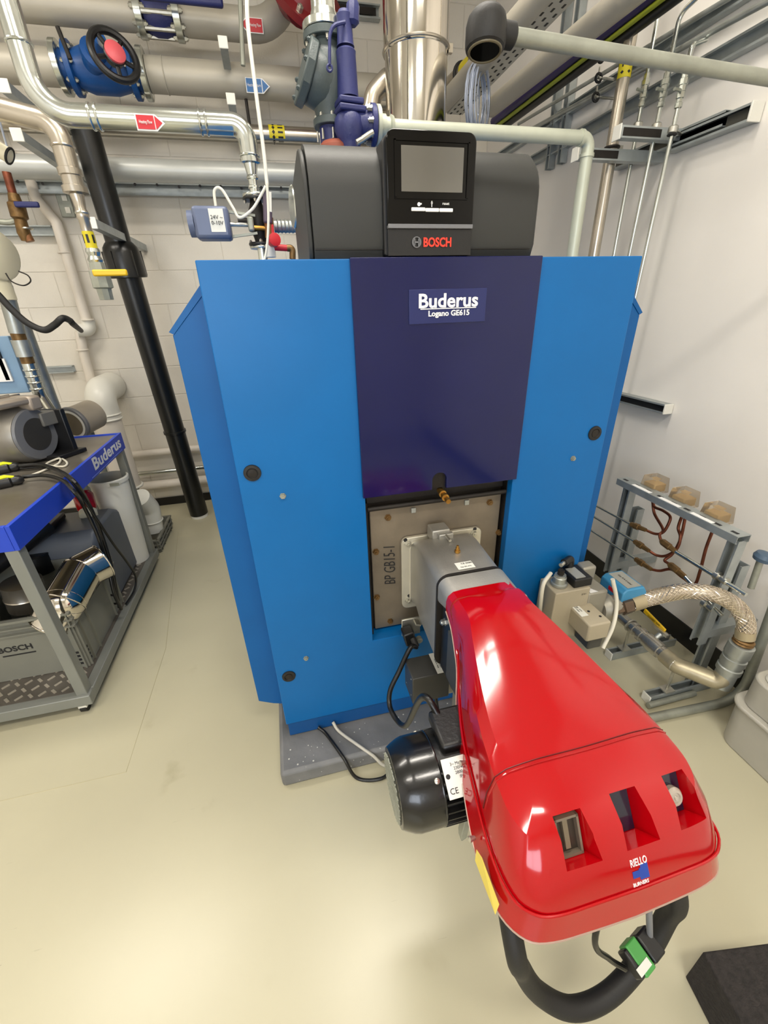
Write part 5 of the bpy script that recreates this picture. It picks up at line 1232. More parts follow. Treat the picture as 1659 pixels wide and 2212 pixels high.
# ================================================================ work trolley at the left
TR = thing('trolley', 'wheeled work trolley with blue rim and grey frame at the left edge', 'trolley', (-1.5, 2.2, 0))
tx0, tx1, ty0, ty1 = -2.05, -1.0, 1.60, 2.89
B().mm((tx0+.01, ty0+.01, .925), (tx1-.012, ty1-.01, .944)).done('table_top', M_ttop, TR, smooth=False)
for nm, a, c in (('rim_board', (tx1-.016, ty0, .852), (tx1, 2.10, .952)), ('rim_board', (tx1-.016, 2.102, .852), (tx1, ty1, .952)), ('rim_board', (tx0, ty0, .852), (tx1-.017, ty0+.016, .952)), ('rim_board', (tx0, ty1-.016, .852), (tx1-.017, ty1, .952)), ('rim_board', (tx0, ty0+.017, .852), (tx0+.016, ty1-.017, .952))):
    B().mm(a, c).done(nm, M_tblue, TR, bev=.0015, smooth=False)
for x in (tx1-.055, tx0+.005):
    for y in (ty0+.004, ty1-.052):
        B().mm((x, y, .10), (x+.045, y+.048, .87)).done('leg', M_tframe, TR, bev=.003)
for a, c in (((tx0, ty0-.01, .052), (tx1, ty0+.04, .105)), ((tx0, ty1-.04, .052), (tx1, ty1+.01, .105)), ((tx1-.05, ty0+.04, .052), (tx1, ty1-.04, .105)), ((tx0, ty0+.04, .052), (tx0+.05, ty1-.04, .105))):
    B().mm(a, c).done('frame_rail', M_tframe, TR, bev=.003)
B().mm((tx0+.04, ty0+.03, .098), (tx1-.04, ty1-.03, .108)).done('shelf_plate', M_chequer, TR, smooth=False)
b = B()
for iy in range(28):
    for ix in range(22):
        x, y = tx1-.07-ix*.046, ty0+.055+iy*.045
        if x < tx0+.06 or y > ty1-.06: continue
        if y > 1.80 and y < 2.28 and x < -1.06: continue
        an = PI/4 if (ix+iy) % 2 else -PI/4
        b.box((x, y, .1092), (.030, .011, .0026), Matrix.Rotation(an, 3, 'Z'))
b.done('chequer_lozenge', M_chequer2, TR)['kind'] = 'stuff'
for x, y in ((tx1-.05, ty0+.02), (tx1-.05, ty1-.06), (tx0+.06, ty0+.02), (tx0+.06, ty1-.06)):
    o = B().mm((x-.018, y-.022, .030), (x+.018, y+.022, .054)).done('caster_bracket', M_whiteplast, TR, bev=.003)
    B().cyl((x-.013, y, .0245), (x+.013, y, .0245), .0245, seg=20).done('caster_wheel', M_blackrub, TR)
text('Buderus', .088, (-0.9985, 2.603, 0.9098), (0, 1, 0), (0, 0, 1), M_white, TR, bold=.0018, sx=1.55, depth=.001)
p = V((-0.9985, 2.581, 0.8619)); B().mm((-.9995, p.y-.26, p.z-.002), (-.9983, p.y+.24, p.z+.002)).done('badge_line', mat('pale_blue_line', (120, 140, 220), .5), TR)

# grey crate with lettering
def crate(name, label, x0, x1, y0, y1, z0, z1, m, lettering=None, group=None):
    t = thing(name, label, 'crate', ((x0+x1)/2, (y0+y1)/2, z0), group)
    w = .004; h = z1-z0
    for nm, a, c in (('wall_panel', (x0, y0, z0), (x1, y0+w, z1)), ('wall_panel', (x0, y1-w, z0), (x1, y1, z1)), ('wall_panel', (x1-w, y0+w, z0), (x1, y1-w, z1)), ('wall_panel', (x0, y0+w, z0), (x0+w, y1-w, z1)), ('base_panel', (x0+w, y0+w, z0), (x1-w, y1-w, z0+w))):
        B().mm(a, c).done(nm, m, t, smooth=False)
    e = .018
    for zz in (z1-.012, z1-.045, z1-.078):
        th = .006 if zz < z1-.02 else .012
        b = B()
        b.mm((x0-e, y0-e, zz), (x1+e, y0+.002, zz+th)).mm((x0-e, y1-.002, zz), (x1+e, y1+e, zz+th)).mm((x1-.002, y0, zz), (x1+e, y1, zz+th)).mm((x0-e, y0, zz), (x0+.002, y1, zz+th))
        b.done('rim_band', m, t, smooth=False)['kind'] = 'stuff'
    b = B(); n = int((x1-x0)/.09)
    for i in range(n+1):
        x = x0+(x1-x0)*i/n
        if 0 < i < n and 1 < i < n-1: continue
        b.mm((x-.003, y0-e+.001, z1-.078), (x+.003, y0, z1)); 
    n = int((y1-y0)/.08)
    for i in range(n+1):
        y = y0+(y1-y0)*i/n; b.mm((x1, y-.003, z1-.078), (x1+e-.001, y+.003, z1))
    for x in (x0+.01, x0+.035, x1-.075, x1-.045, x1-.012):
        b.mm((x-.003, y0-.010, z0), (x+.003, y0, z1-.07))
    for y in (y0+.012, y0+.05, y0+.13, y1-.13, y1-.05, y1-.012):
        b.mm((x1, y-.003, z0), (x1+.010, y+.003, z1-.07))
    b.done('rib', m, t, smooth=False)['kind'] = 'stuff'
    b = B()
    for i in range(4):
        b.mm((x1-.040, y0-.0012, z0+.02+i*.022), (x1-.022, y0+.001, z0+.032+i*.022))
        b.mm((x1-.001, y0+.022, z0+.02+i*.022), (x1+.0012, y0+.040, z0+.032+i*.022))
    b.done('slot', M_ink, t)['kind'] = 'stuff'
    if lettering:
        q = lettering[1]
        text(lettering[0], .040, (q[0], y0-.0012, q[2]), (1, 0, 0), (0, 0, 1), M_ink, t, bold=.001, sx=1.05)
        B().mm((q[0]-.06, y0-.002, q[2]-.036), (q[0]+.07, y0, q[2]-.030)).done('lettering_line', M_ink, t)
    return t
crate('grey_crate', 'grey plastic crate with black lettering on the trolley shelf', -1.62, -1.055, 1.78, 2.29, .11, .44, M_cratemat, ('BOSCH', (-1.306, 1.778, 0.2838)))
# stainless flue elbow lying in the crate
t = thing('flue_elbow', 'mirror-finish stainless flue elbow lying across the grey crate', 'flue', (-1.102, 2.021, 0.46))
re_ = .090
pp = [(-1.154, 1.825, 0.36), (-1.088, 1.851, 0.44), (-1.07, 2.035, 0.48), (-0.9922, 2.104, 0.49)]
for i in range(3):
    a, c = V(pp[i]), V(pp[i+1]); B().cyl(a, c, re_, seg=40).done('elbow_segment', M_inox, t)
for i in (1, 2):
    d = (V(pp[i+1])-V(pp[i-1])); B().torus(pp[i], d, re_, .0035, 40, 8).sphere(pp[i], re_-.0008, seg=32).done('seam_bead', M_inox, t)
d = V(pp[0])-V(pp[1]); B().torus(V(pp[0])+d*.0, d, re_, .004, 40, 8).done('open_edge', M_inox, t)
d = V(pp[3])-V(pp[2]); B().torus(V(pp[3]), d, re_, .004, 40, 8).done('open_edge', M_inox, t)
t = thing('flue_section', 'shadowed stainless flue section standing in the grey crate behind the near leg', 'flue', (-1.33, 2.016, 0.4))
q = V((-1.343, 2.035, 0.36)); q.z = .34
B().lathe(q, (0.1, 0, 1), [(0, .082), (.06, .082), (.064, .086), (.07, .082), (.14, .082)], 36).done('flue_body', M_inoxdull, t)
q2 = V((-1.386, 2.286, 0.44)); o = B().lathe(q2-V((0, 0, .06)), (0, 0.1, 1), [(0, .07), (.10, .07), (.104, .075), (.11, .07)], 32).done('black_collar', M_blackplast); tag(o, 'black plastic collar in the crate under the trolley top', 'collar')
# dark grey-blue equipment cover behind the crate
t = thing('equipment_cover', 'dark blue-grey equipment casing on the trolley shelf behind the crate', 'casing', (-1.3, 2.45, .11))
B().prism([(2.29, .11), (2.74, .11), (2.74, .50), (2.62, .565), (2.33, .565), (2.29, .50)], (-1.66, 0, 0), (0, 1, 0), (0, 0, 1), .58).done('housing', M_burnergrey, t, bev=.02)
B().mm((-1.36, 2.34, .565), (-1.30, 2.56, .60)).done('top_handle', M_blackplast, t, bev=.01)
B().mm((-1.62, 2.30, .54), (-1.44, 2.60, .62)).done('raised_hood', M_burnergrey, t, bev=.02)
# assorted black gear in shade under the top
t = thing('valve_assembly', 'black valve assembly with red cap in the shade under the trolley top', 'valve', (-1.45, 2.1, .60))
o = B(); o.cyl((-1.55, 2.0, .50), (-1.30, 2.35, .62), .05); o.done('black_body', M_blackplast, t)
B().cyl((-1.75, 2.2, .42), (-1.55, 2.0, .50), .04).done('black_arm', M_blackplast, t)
q = V((-1.181, 2.55, 0.6336)); 
t2 = thing('red_bottle', 'red plastic bottle with pale cap glimpsed below the blue rim', 'bottle', q)
B().lathe((-1.198, 2.6, 0.6967), V((-1.179, 2.55, 0.5793))-V((-1.198, 2.6, 0.6967)), [(0, .04), (.02, .052), (.10, .050), (.135, .030)], 20).done('bottle_body', M_rtrans, t2)
B().lathe((-1.175, 2.54, 0.5956), (0.15, -0.6, -.5), [(0, .045), (.03, .046), (.034, .034)], 20).done('pale_cap', M_cream, t2)
# white bucket
q = V((-1.113, 2.78, 0.7107)); bt_ = V((-1.16, 2.78, .108))
t = thing('white_bucket', 'tall white plastic bucket behind the trolley leg', 'bucket', bt_)
hh = q.z-.108
B().lathe((q.x, 2.78, .108), (0, 0, 1), [(0, .085), (hh-.03, .105), (hh-.028, .112), (hh-.006, .114), (hh, .110), (hh, .104), (hh-.05, .10)], 36, cap=False).lathe((q.x, 2.78, .108), (0, 0, 1), [(0, .085), (.004, .085)], 36).done('bucket_body', M_whiteplast, t)
B().box(V((-1.042, 2.66, 0.6965)), (.05, .004, .018)).done('small_label', M_galvdull, t)
# items on the table top
t = thing('fan_housing', 'grey cast fan housing with round dark opening on the trolley top', 'fan', (-1.75, 2.35, .944))
fc = V((-1.228, 2.434, 1.085)); ax = V((.95, -.30, .0)).normalized()
B().lathe(fc-ax*.36, ax, [(0, .12), (.05, .140), (.30, .140), (.33, .138), (.355, .125), (.36, .085)], 48).done('drum', mat('cast_grey', (150, 146, 138), .42, .6, var=.08, bump=.1), t)
B().lathe(fc-ax*.01, ax, [(0, .120), (.012, .128), (.022, .122), (.024, .082)], 48).done('front_ring', M_stripgrey, t)
B().lathe(fc+ax*.0145, ax, [(0, .080), (.0012, .080)], 40).done('dark_opening', mat('fan_opening', (52, 50, 46), .6), t)
sd = V((.50, .86, 0)).normalized(); Rm = Matrix((ax, sd, V((0, 0, 1)))).transposed()
B().box(fc+V((-.20, .0, .165)), (.42, .20, .035), Rm).box(fc+V((-.16, .0, .15))+sd*.08, (.36, .06, .07), Rm).done('top_casting', mat('warm_cast_grey', (168, 156, 142), .45, .5, bump=.1), t, bev=.012)
b = B()
for i in range(6): b.box(fc+V((-.30+i*.045, .0, .185)), (.008, .16, .012), Rm)
b.done('cooling_rib', M_inoxdull, t)['kind'] = 'stuff'
B().box(fc+sd*.10+V((-.02, 0, .06)), (.07, .10, .07), Rm).done('arm_block', mat('block_grey', (112, 110, 104), .5, .3), t, bev=.006)
B().box(fc+sd*.13-ax*.05+V((0, 0, -.02)), (.20, .025, .235), Rm).box(fc+sd*.08+ax*.0+V((0, 0, -.128)), (.16, .16, .022), Rm).done('black_base', M_blackplast, t, bev=.004)
# multimeter style test leads
for i, (a, c, lb) in enumerate((((-1.388, 2.269, 0.965), (-1.28, 2.313, 0.965), 'yellow and black test connector on the trolley top, farther one'), ((-1.281, 2.045, 0.965), (-1.171, 2.099, 0.965), 'yellow and black test connector on the trolley top, nearer one'))):
    t = thing('test_connector', lb, 'connector', a)
    a, c = V(a), V(c); d = c-a
    B().lathe(a, d, [(0, .026), (d.length*.6, .026), (d.length*.66, .019), (d.length*.8, .022), (d.length*.9, .020), (d.length, .009)], 16).done('connector_body', M_blackplast, t)
    n_ = d.normalized(); sdv = n_.cross(V((0, 0, 1)))
    for s in (-1, 1):
        B().sweep([a+n_*.02+V((0, 0, .020))+sdv*s*.012, a+n_*d.length*.5+V((0, 0, .026))+sdv*s*.009, a+n_*d.length*.75+V((0, 0, .016))+sdv*s*.002], .006, 8).done('yellow_stripe', M_cyel, t)
o = B().cyl((-1.467, 2.425, 0.955), (-1.302, 2.453, 0.957), .010).done('white_probe', M_whiteplast); tag(o, 'white probe stick lying in front of the fan housing', 'probe')
o = B().spline([(-1.311, 2.461, 0.953), (-1.235, 2.46, 0.95), (-1.161, 2.435, 0.95), (-1.092, 2.337, 0.95), (-1.091, 2.28, 0.95), (-1.189, 2.347, 0.95), (-1.154, 2.411, 0.957), (-1.13, 2.329, 0.952), (-1.173, 2.214, 0.95), (-1.203, 2.173, 0.95)], .0048, 8).done('white_cable', M_cwhite); tag(o, 'thin white cable looped on the trolley top', 'cable')
CB = [([(-1.273, 2.291, 0.972), (-1.17, 2.27, 0.972), (-1.041, 2.141, 0.97), (-0.9159, 1.963, 0.968), (-0.982, 2.153, 0.7976), (-0.985, 2.175, 0.6184), (-0.985, 2.155, 0.4339), (-0.99, 2.125, 0.3072), (-1, 2.109, 0.1915)], .0085, 'outermost black hose draping from the yellow connectors over the trolley rim'),
      ([(-1.182, 2.118, 0.968), (-1.094, 2.108, 0.968), (-0.9821, 2.01, 0.967), (-0.8796, 1.851, 0.966), (-0.982, 2.098, 0.8146), (-0.983, 2.127, 0.6439), (-0.983, 2.115, 0.4592), (-0.985, 2.079, 0.3091), (-1, 2.12, 0.1701)], .0085, 'inner black hose draping from the yellow connectors over the trolley rim'),
      ([(-1.28, 2.301, 0.955), (-1.157, 2.274, 0.955), (-0.9843, 2.062, 0.965), (-0.972, 2.1, 0.8364), (-0.968, 2.157, 0.6782), (-0.965, 2.213, 0.5247), (-0.97, 2.305, 0.3516), (-0.985, 2.382, 0.2072), (-1, 2.34, 0.139), (-1.02, 2.231, 0.1235)], .006, 'thin black cable arching away from the trolley rim in a wide loop'),
      ([(-1.10, 2.62, .128), (-1.263, 3.016, 0.13), (-1.186, 2.993, 0.13), (-1.117, 2.862, 0.125), (-1.116, 2.77, 0.12), (-1.162, 2.748, 0.12)], .006, 'short black cable loop lying on the chequered shelf')]
for pts, r, lb in CB:
    o = B().spline(pts, r, 10).done('black_hose', M_cblack); tag(o, lb, 'cable')
o = B().torus((-1.045, 2.17, 0.2084), (0.2, 1, .1), .032, .006, 28, 8).done('black_hose', M_cblack); tag(o, 'small black cable coil at the foot of the crate', 'cable')

# ================================================================ behind the trolley at the back wall
t = thing('white_vent_pipe', 'wide white pipe with glossy elbow top standing at the back wall', 'pipe', (-1.315, 3.6, 0.3043))
a, c = V((-1.319, 3.62, 0.8952)), V((-1.315, 3.62, 0.3376)); rv = 0.1018
B().cyl((a.x, 3.62, c.z), (a.x, 3.62, a.z+.02), rv*.93, seg=32).done('pipe_body', M_wpaint, t)
e0 = V((a.x, 3.62, a.z)); B().pipe([e0, e0+V((0, 0, .20)), e0+V((0, .31, .20))], rv, .185, 32, 12).done('elbow', M_whiteplast, t)
for k in (0, .035): B().torus(e0+V((0, 0, k)), (0, 0, 1), rv, .007, 36, 8).done('lip_ring', M_whiteplast, t)
B().torus((a.x, 3.62, c.z), (0, 0, 1), rv, .010, 36, 8).done('foot_ring', M_whiteplast, t)
B().cyl((a.x-.05, 3.62, 0), (a.x-.05, 3.62, c.z), .012).cyl((a.x+.06, 3.62, 0), (a.x+.06, 3.62, c.z), .012).done('foot_rod', M_galvdull, t)['kind'] = 'stuff'
t = thing('pipe_offcut', 'short grey pipe offcut with white rim behind the trolley', 'pipe', (-1.334, 3.1, 0.987))
a = V((-1.316, 3.05, 0.9945)); d = V((.35, .92, .10)).normalized()
B().lathe(a, d, [(0, .100), (.03, .100), (.10, .095), (.19, .095)], 36).done('pipe_body', mat('dusty_grey_pipe', (168, 158, 142), .55), t)
B().lathe(a-d*.004, d, [(0, .100), (.006, .106), (.02, .106)], 36).done('dark_rim', M_stripgrey, t)
B().lathe(a-d*.006, d, [(0, .088), (.001, .088)], 36).done('white_rim', M_whiteplast, t)
B().lathe(a-d*.008, d, [(0, .074), (.001, .074)], 36).done('hollow', mat('pipe_hollow', (104, 94, 76), .8), t)
B().cyl(a+d*.12+V((0, 0, -.1)), (a.x+d.x*.12, a.y+d.y*.12, 0), .02).done('support_leg', M_galvdull, t)
t = thing('pipe_coupling', 'white plastic pipe coupling standing on the floor behind the trolley leg', 'coupling', (-1.224, 3.144, 0.1))
a = V((-1.312, 3.314, 0)); 
B().lathe(a, (0.05, .0, 1), [(0, .085), (.13, .092), (.16, .078), (.20, .074), (.205, .080), (.215, .080), (.22, .070), (.27, .070)], 32).done('coupling_body', M_whiteplast, t)
crate('floor_crate', 'small grey crate on the floor beyond the trolley holding a white elbow', -1.26, -1.03, 3.02, 3.42, 0.002, .115, M_cratemat)
t = thing('white_elbow', 'translucent white plastic elbow resting in the small floor crate', 'elbow', (-1.13, 3.2, .1))
a = V((-1.111, 3.241, 0.16)); 
B().pipe([(-1.098, 3.2, 0.1101), (-1.077, 3.2, 0.2939), (-1.095, 3.12, 0.4191)], .075, .09, 28, 10).done('elbow_body', mat('milky_plastic', (222, 222, 214), .25, coat=.3), t)
B().torus((-1.087, 3.2, 0.1931), (0.05, 0, 1), .078, .005, 32, 8).done('lip_ring', M_whiteplast, t)

# ================================================================ far left edge: meter and galvanised pipes
t = thing('gas_meter', 'cream round meter with hanging wire loop at the left edge', 'meter', (-1.188, 2.7, 1.866))
a = V((-1.237, 2.7, 1.882)); d = V((.86, -.35, -.20)).normalized()
B().lathe(a-d*.16, d, [(0, .08), (.04, .095), (.12, .098), (.15, .112), (.175, .112), (.18, .100), (.20, .098), (.205, .088)], 36).done('meter_drum', M_cream, t)
B().cyl(a-d*.06+V((0, 0, -.10)), a-d*.06+V((0, 0, -.20)), .07).done('meter_neck', M_cream, t)
B().spline([(-1.17, 2.6, 1.802), (-1.158, 2.6, 1.768), (-1.117, 2.6, 1.75), (-1.081, 2.6, 1.766), (-1.083, 2.6, 1.791), (-1.115, 2.6, 1.809)], .003, 10).done('wire_loop', M_ironblack, t)
t = thing('galvanised_riser', 'galvanised pipe with brown threaded joints stepping down the left edge', 'pipe', (-1.282, 2.8, 1.713))
rg = 0.03636
P1 = V((-1.287, 2.8, 1.765)); P2 = V((-1.308, 2.8, 1.54)); P3 = V((-1.31, 2.8, 1.424)); P4 = V((-1.316, 2.8, 1.229)); P5 = V((-1.331, 2.9, 1.091)); P6 = V((-1.392, 3, 0.9578))
B().cyl(P1, P2, rg, seg=20).done('pipe_body', M_galv, t)
B().cyl(P2, P2.lerp(P3, .28), rg*.9, seg=20).done('brown_joint', M_tan, t)
B().cyl(P2.lerp(P3, .28), P3, rg*1.15, seg=12).done('coupling', M_galv, t)
B().cyl(P3, P3.lerp(P4, .18), rg*.85, seg=20).done('brown_joint', M_tan, t)
B().pipe([P3.lerp(P4, .18), P4, P5, P6], rg*.82, .05, 20).done('lower_pipe', M_chrome, t)
for k in range(4): B().torus(P3.lerp(P4, .35+.17*k), P4-P3, rg*.82, .006, 20, 8).done('thread_ring', M_chrome, t)
t = thing('steel_post', 'square grey steel post at the left edge behind the fan housing', 'post', (-1.272, 2.6, 1.375))
a, c = V((-1.253, 2.6, 1.588)), V((-1.29, 2.6, 1.219)); 
B().mm((a.x-.03, 2.57, 0), (a.x+.03, 2.63, a.z)).done('post_body', M_galv, t) if False else B().cyl((c.x-.05, 2.95, 0.0), (c.x-.05, 2.95, a.z), .038, seg=20).done('post_body', M_galv, t)
t = thing("switch_board", 'pale blue panel with dark bars glimpsed at the left edge', 'panel', (-1.48, 2.9, 1.375))
B().box(V((-1.498, 2.9, 1.376)), (.20, .03, .30)).done('panel_face', mat('pale_blue_panel', (128, 160, 190), .4), t, bev=.004)
for py_ in (0,): B().box(V((-1.472, 2.88, 1.401)), (.02, .02, .2)).done('dark_bar', M_ink, t)
B().box(V((-1.501, 2.88, 1.354)), (.10, .02, .12)).done('white_plate', M_white, t)
o = B().spline([(-1.213, 2.5, 1.76), (-1.181, 2.5, 1.702), (-1.155, 2.5, 1.65), (-1.111, 2.5, 1.59), (-1.054, 2.5, 1.558), (-1.003, 2.5, 1.578), (-0.9608, 2.5, 1.605), (-0.9716, 2.6, 1.595), (-0.9976, 2.7, 1.576), (-1.259, 3.5, 1.521)], .015, 12).done('drain_hose', M_blackrub); tag(o, 'dark grey drain hose sagging from the left edge to the white elbow', 'hose')
B_ = None
# ================================================================ above the boiler: check valve, safety valve, flue
YV = 2.0
xv = .308
zf = lambda a: a[2]
t = thing('check_valve', 'grey-green cast check valve with slanted bolted cover above the boiler', 'valve', (xv, YV, 2.17))
zb, z1_, z2_, z3_ = (0.28, 2, 2.177)[2], (0.2839, 2, 2.219)[2], (0.3046, 2, 2.443)[2], (0.3077, 2, 2.477)[2]
B().lathe((xv, YV, z1_+.01), (0, 0, 1), [(0, .050), (.025, .054), (.07, .076), (.12, .080), (.17, .064), (.20, .052), (z2_-z1_-.01, .052)], 32).done('valve_body', M_dkgrn, t)
bd = V((-.90, -.12, .36)).normalized()
bc = V((xv, YV, (z1_+z2_)/2-.01))
B().lathe(bc-bd*.02, bd, [(0, .07), (.03, .080), (.080, .080), (.085, .078)], 32).done('side_branch', M_dkgrn, t)
B().lathe(bc+bd*.066, bd, [(0, .092), (.003, .096), (.028, .096), (.031, .092)], 10).done('cover_plate', M_dkgrn, t, bev=.002)
bolt_ring('bolt', bc+bd*.097, bd, .078, 6, .007, .008, t, M_dkgrn)
for z, R_, m, nm in ((z1_, .062, M_dkgrn, 'lower_flange'), (z2_, .074, M_dkgrn, 'upper_flange'), (z2_+.024, .074, M_chrome, 'steel_flange')):
    B().lathe((xv, YV, z-.011), (0, 0, 1), [(0, R_-.002), (.002, R_), (.020, R_), (.022, R_-.002)], 36).done(nm, m, t)
bolt_ring('bolt', (xv, YV, z2_-.011), (0, 0, -1), .062, 8, .007, .012, t)
bolt_ring('bolt', (xv, YV, z1_+.011), (0, 0, 1), .052, 8, .006, .010, t)
B().cyl((xv, YV, 1.703), (xv, YV, z1_-.011), .042).done('spool', M_navyvalve, t)
bolt_ring('stud', (xv, YV, z1_-.052), (0, 0, 1), .050, 8, .004, .03, t, M_bolt)
q = V((0.2887, 1.95, 2.15)); lab(B().lathe((xv+.01, YV-.03, q.z-.018), (0, 0, 1), [(0, .066), (.012, .064), (.026, .05), (.030, .035)], 32).done('orange_gasket', M_orange, t), 'orange-brown gasket collar')
t = thing('riser_pipe', 'bright steel pipe rising from the grey-green check valve to the ceiling', 'pipe', (xv, YV, z2_+.03))
B().cyl((xv, YV, z2_+.035), (xv, YV, 3.75), .040, seg=28).done('pipe_body', M_chrome, t)
for k in (.07, .12, .16): B().torus((xv, YV, z2_+.035+k), (0, 0, 1), .040, .003, 28, 8).done('press_ring', M_chrome, t)
B().lathe((xv, YV, z2_+.035), (0, 0, 1), [(0, .050), (.02, .045), (.03, .042)], 28).done('weld_neck', M_chrome, t)
# safety valve
YS = 1.93
def z_(py): return py
S = [V(p) for p in ((0.3877, 1.93, 2.491), (0.3758, 1.93, 2.405), (0.3734, 1.93, 2.394), (0.3651, 1.93, 2.271), (0.3656, 1.93, 2.229), (0.3674, 1.93, 2.154))]
xs = S[3].x
t = thing('safety_valve', 'blue-violet safety relief valve with lever standing beside the check valve', 'valve', (xs, YS, 2.15))
B().lathe((xs, YS, S[1].z-.005), (0, 0, 1), [(0, .030), (.005, .028), (.055, .025), (.075, .027), (S[0].z-S[1].z-.012, .025), (S[0].z-S[1].z, .018), (S[0].z-S[1].z+.006, .002)], 20).done('lever_cap', M_navyvalve, t)
B().lathe((xs+.026, YS-.005, S[1].z+.045), (0.1, 0, 1), [(0, .012), (.010, .022), (.050, .022), (.064, .012)], 8).done('cam_housing', M_navyvalve, t)
B().lathe((xs, YS, S[3].z), (0, 0, 1), [(0, .037), (S[2].z-S[3].z-.015, .033), (S[2].z-S[3].z-.006, .034), (S[2].z-S[3].z, .028)], 28).done('bonnet_tube', M_navyvalve, t)
B().box((xs, YS, (S[3].z+S[4].z)/2+.006), (.088, .088, .018), Matrix.Rotation(.15, 3, 'Z')).box((xs+.002, YS, (S[3].z+S[4].z)/2-.015), (.096, .092, .018), Matrix.Rotation(.15, 3, 'Z')).done('square_flange', M_navyvalve, t, bev=.005)
B().lathe((xs, YS, S[4].z), (0, 0, -1), [(0, .040), (.015, .052), (.045, .055), (.075, .042), (.09, .036), (S[4].z-1.703, .036)], 28).done('valve_body', M_navyvalve, t)
zo = S[4].z-.028
xo = (0.4529, 1.93, 2.222)[0]
B().lathe((xs, YS, zo), (1, 0, 0), [(0, .040), (xo-xs-.03, .040), (xo-xs-.01, .046)], 24).done('outlet_neck', M_navyvalve, t)
B().lathe((xo-.012, YS, zo), (1, 0, 0), [(0, .058), (.002, .060), (.016, .060), (.018, .058)], 36).done('outlet_flange', M_navyvalve, t)
B().lathe((xo+.008, YS, zo), (1, 0, 0), [(0, .056), (.002, .058), (.014, .058), (.016, .05)], 36).done('counter_flange', M_galvpaint, t)
bolt_ring('bolt', (xo-.012, YS, zo), (-1, 0, 0), .050, 8, .008, .016, t)
B().spline([(0.3614, 1.9, 2.447), (0.324, 1.89, 2.432), (0.3085, 1.89, 2.41), (0.3042, 1.89, 2.377), (0.3008, 1.89, 2.338)], .0055, 8).done('lift_lever', M_navyvalve, t)
B().torus((0.3001, 1.89, 2.33), (0, 1, 0), .008, .004, 16, 6).done('lever_eye', M_navyvalve, t)
t = thing('chain_cluster', 'small steel pressure fittings beside the violet valve base', 'fitting', (0.4055, 1.85, 2.147))
for k, (a, c) in enumerate((((0.3716, 1.85, 2.129), (0.3953, 1.85, 2.14)), ((0.3936, 1.85, 2.14), (0.4174, 1.85, 2.153)), ((0.4174, 1.85, 2.153), (0.4325, 1.85, 2.16)))): B().cyl(a, c, .009, seg=8).done('link', M_bolt, t)
# overflow pipe to the right wall
zq = ((0.4937, 1.93, 2.21)[2]+(1.346, 1.93, 2.188)[2])/2
xe = (1.35, 1.93, 2.189)[0]
t = thing('overflow_pipe', 'grey-green pipe from the safety valve running right then down the wall', 'pipe', (xo, YS, zq))
ro = 0.02429
B().pipe([(xo+.02, YS, zo), (xo+.10, YS, zq), (xe, YS, zq), (xe, YS, 0.3)], ro, .035, 24, 10).done('pipe_body', M_galvpaint, t)
B().lathe((xo+.024, YS, zo), (1, 0, 0), [(0, .034), (.02, .034), (.022, .027), (.035, .027), (.04, .034), (.05, .030)], 20).done('union', M_galvpaint, t)
B().lathe((xe-.045, YS, zq), (1, 0, 0), [(0, ro+.004), (.012, ro+.004)], 24).done('elbow_bead', M_galvpaint, t)
B().lathe((xe, YS, zq-.05), (0, 0, -1), [(0, ro+.004), (.012, ro+.004)], 24).done('elbow_bead', M_galvpaint, t)
# flue
YFl = 2.5
fx = ((0.6342, 2.5, 2.569)[0]+(0.9554, 2.5, 2.588)[0])/2; fr_ = 0.146
t = thing('flue_pipe', 'large mirror-finish stainless flue rising behind the control box', 'flue', (fx, YFl, 1.71))
zs = (0.7911, 2.5, 2.636)[2]
B().lathe((fx, YFl, 1.71), (0, 0, 1), [(0, fr_*.965), (zs-1.71-.012, fr_*.965), (zs-1.71-.008, fr_*.99), (zs-1.71, fr_*1.0), (3.75-1.71, fr_)], 64).done('flue_body', M_inox, t)
B().torus((fx, YFl, zs), (0, 0, 1), fr_*1.005, .006, 64, 8).done('clamp_band', M_inoxdull, t)
B().box((fx+fr_*.98, YFl-.05, zs), (.02, .02, .03)).done('band_lock', M_inoxdull, t)
o = B().pipe([(0.5974, 2.6, 2.456), (0.6136, 2.6, 2.515), (0.6811, 2.6, 2.573), (0.7381, 2.6, 2.587)], .042, .06, 24, 8).done('steel_bend', M_inoxdull); tag(o, 'satin steel pipe bend between the violet valve and the flue', 'pipe')

# ================================================================ foreground pole with black lamp head
t = thing('boom_arm', 'grey horizontal pole with round black head reaching in from the right', 'pole', (0.4537, 1, 2.064))
hc = V((0.4519, 1, 2.064))
rh = .037
ax = V((.06, .12, 1)).normalized()
B().lathe(hc-ax*.030, ax, [(0, rh-.006), (.003, rh-.002), (.010, rh), (.034, rh), (.046, rh-.003), (.054, rh-.010), (.057, rh-.022)], 24).done('head_cap', M_blackrub, t)
B().torus(hc-ax*.030, ax, rh-.008, .0025, 32, 8).done('lens_ring', mat('olive_ring', (96, 88, 66), .4), t)
B().lathe(hc-ax*.0295, ax, [(-.001, rh-.010), (0, rh-.010)], 28).done('lens', M_blackgloss, t)
p0, p1 = V((0.5064, 1, 2.06)), V((1.14, 0.97, 2.023))
B().lathe(p0-(p1-p0).normalized()*.030, p1-p0, [(0, .014), (.004, .019), (.03, .019), (.034, .014)], 20).done('collar', M_blackrub, t)
B().cyl(p0, p1, .0128, seg=20).done('pole_tube', M_galvdull, t)
B().cyl(p1, (XR, .95, p1.z-.02), .0128, seg=20).done('pole_tube', M_galvdull, t)

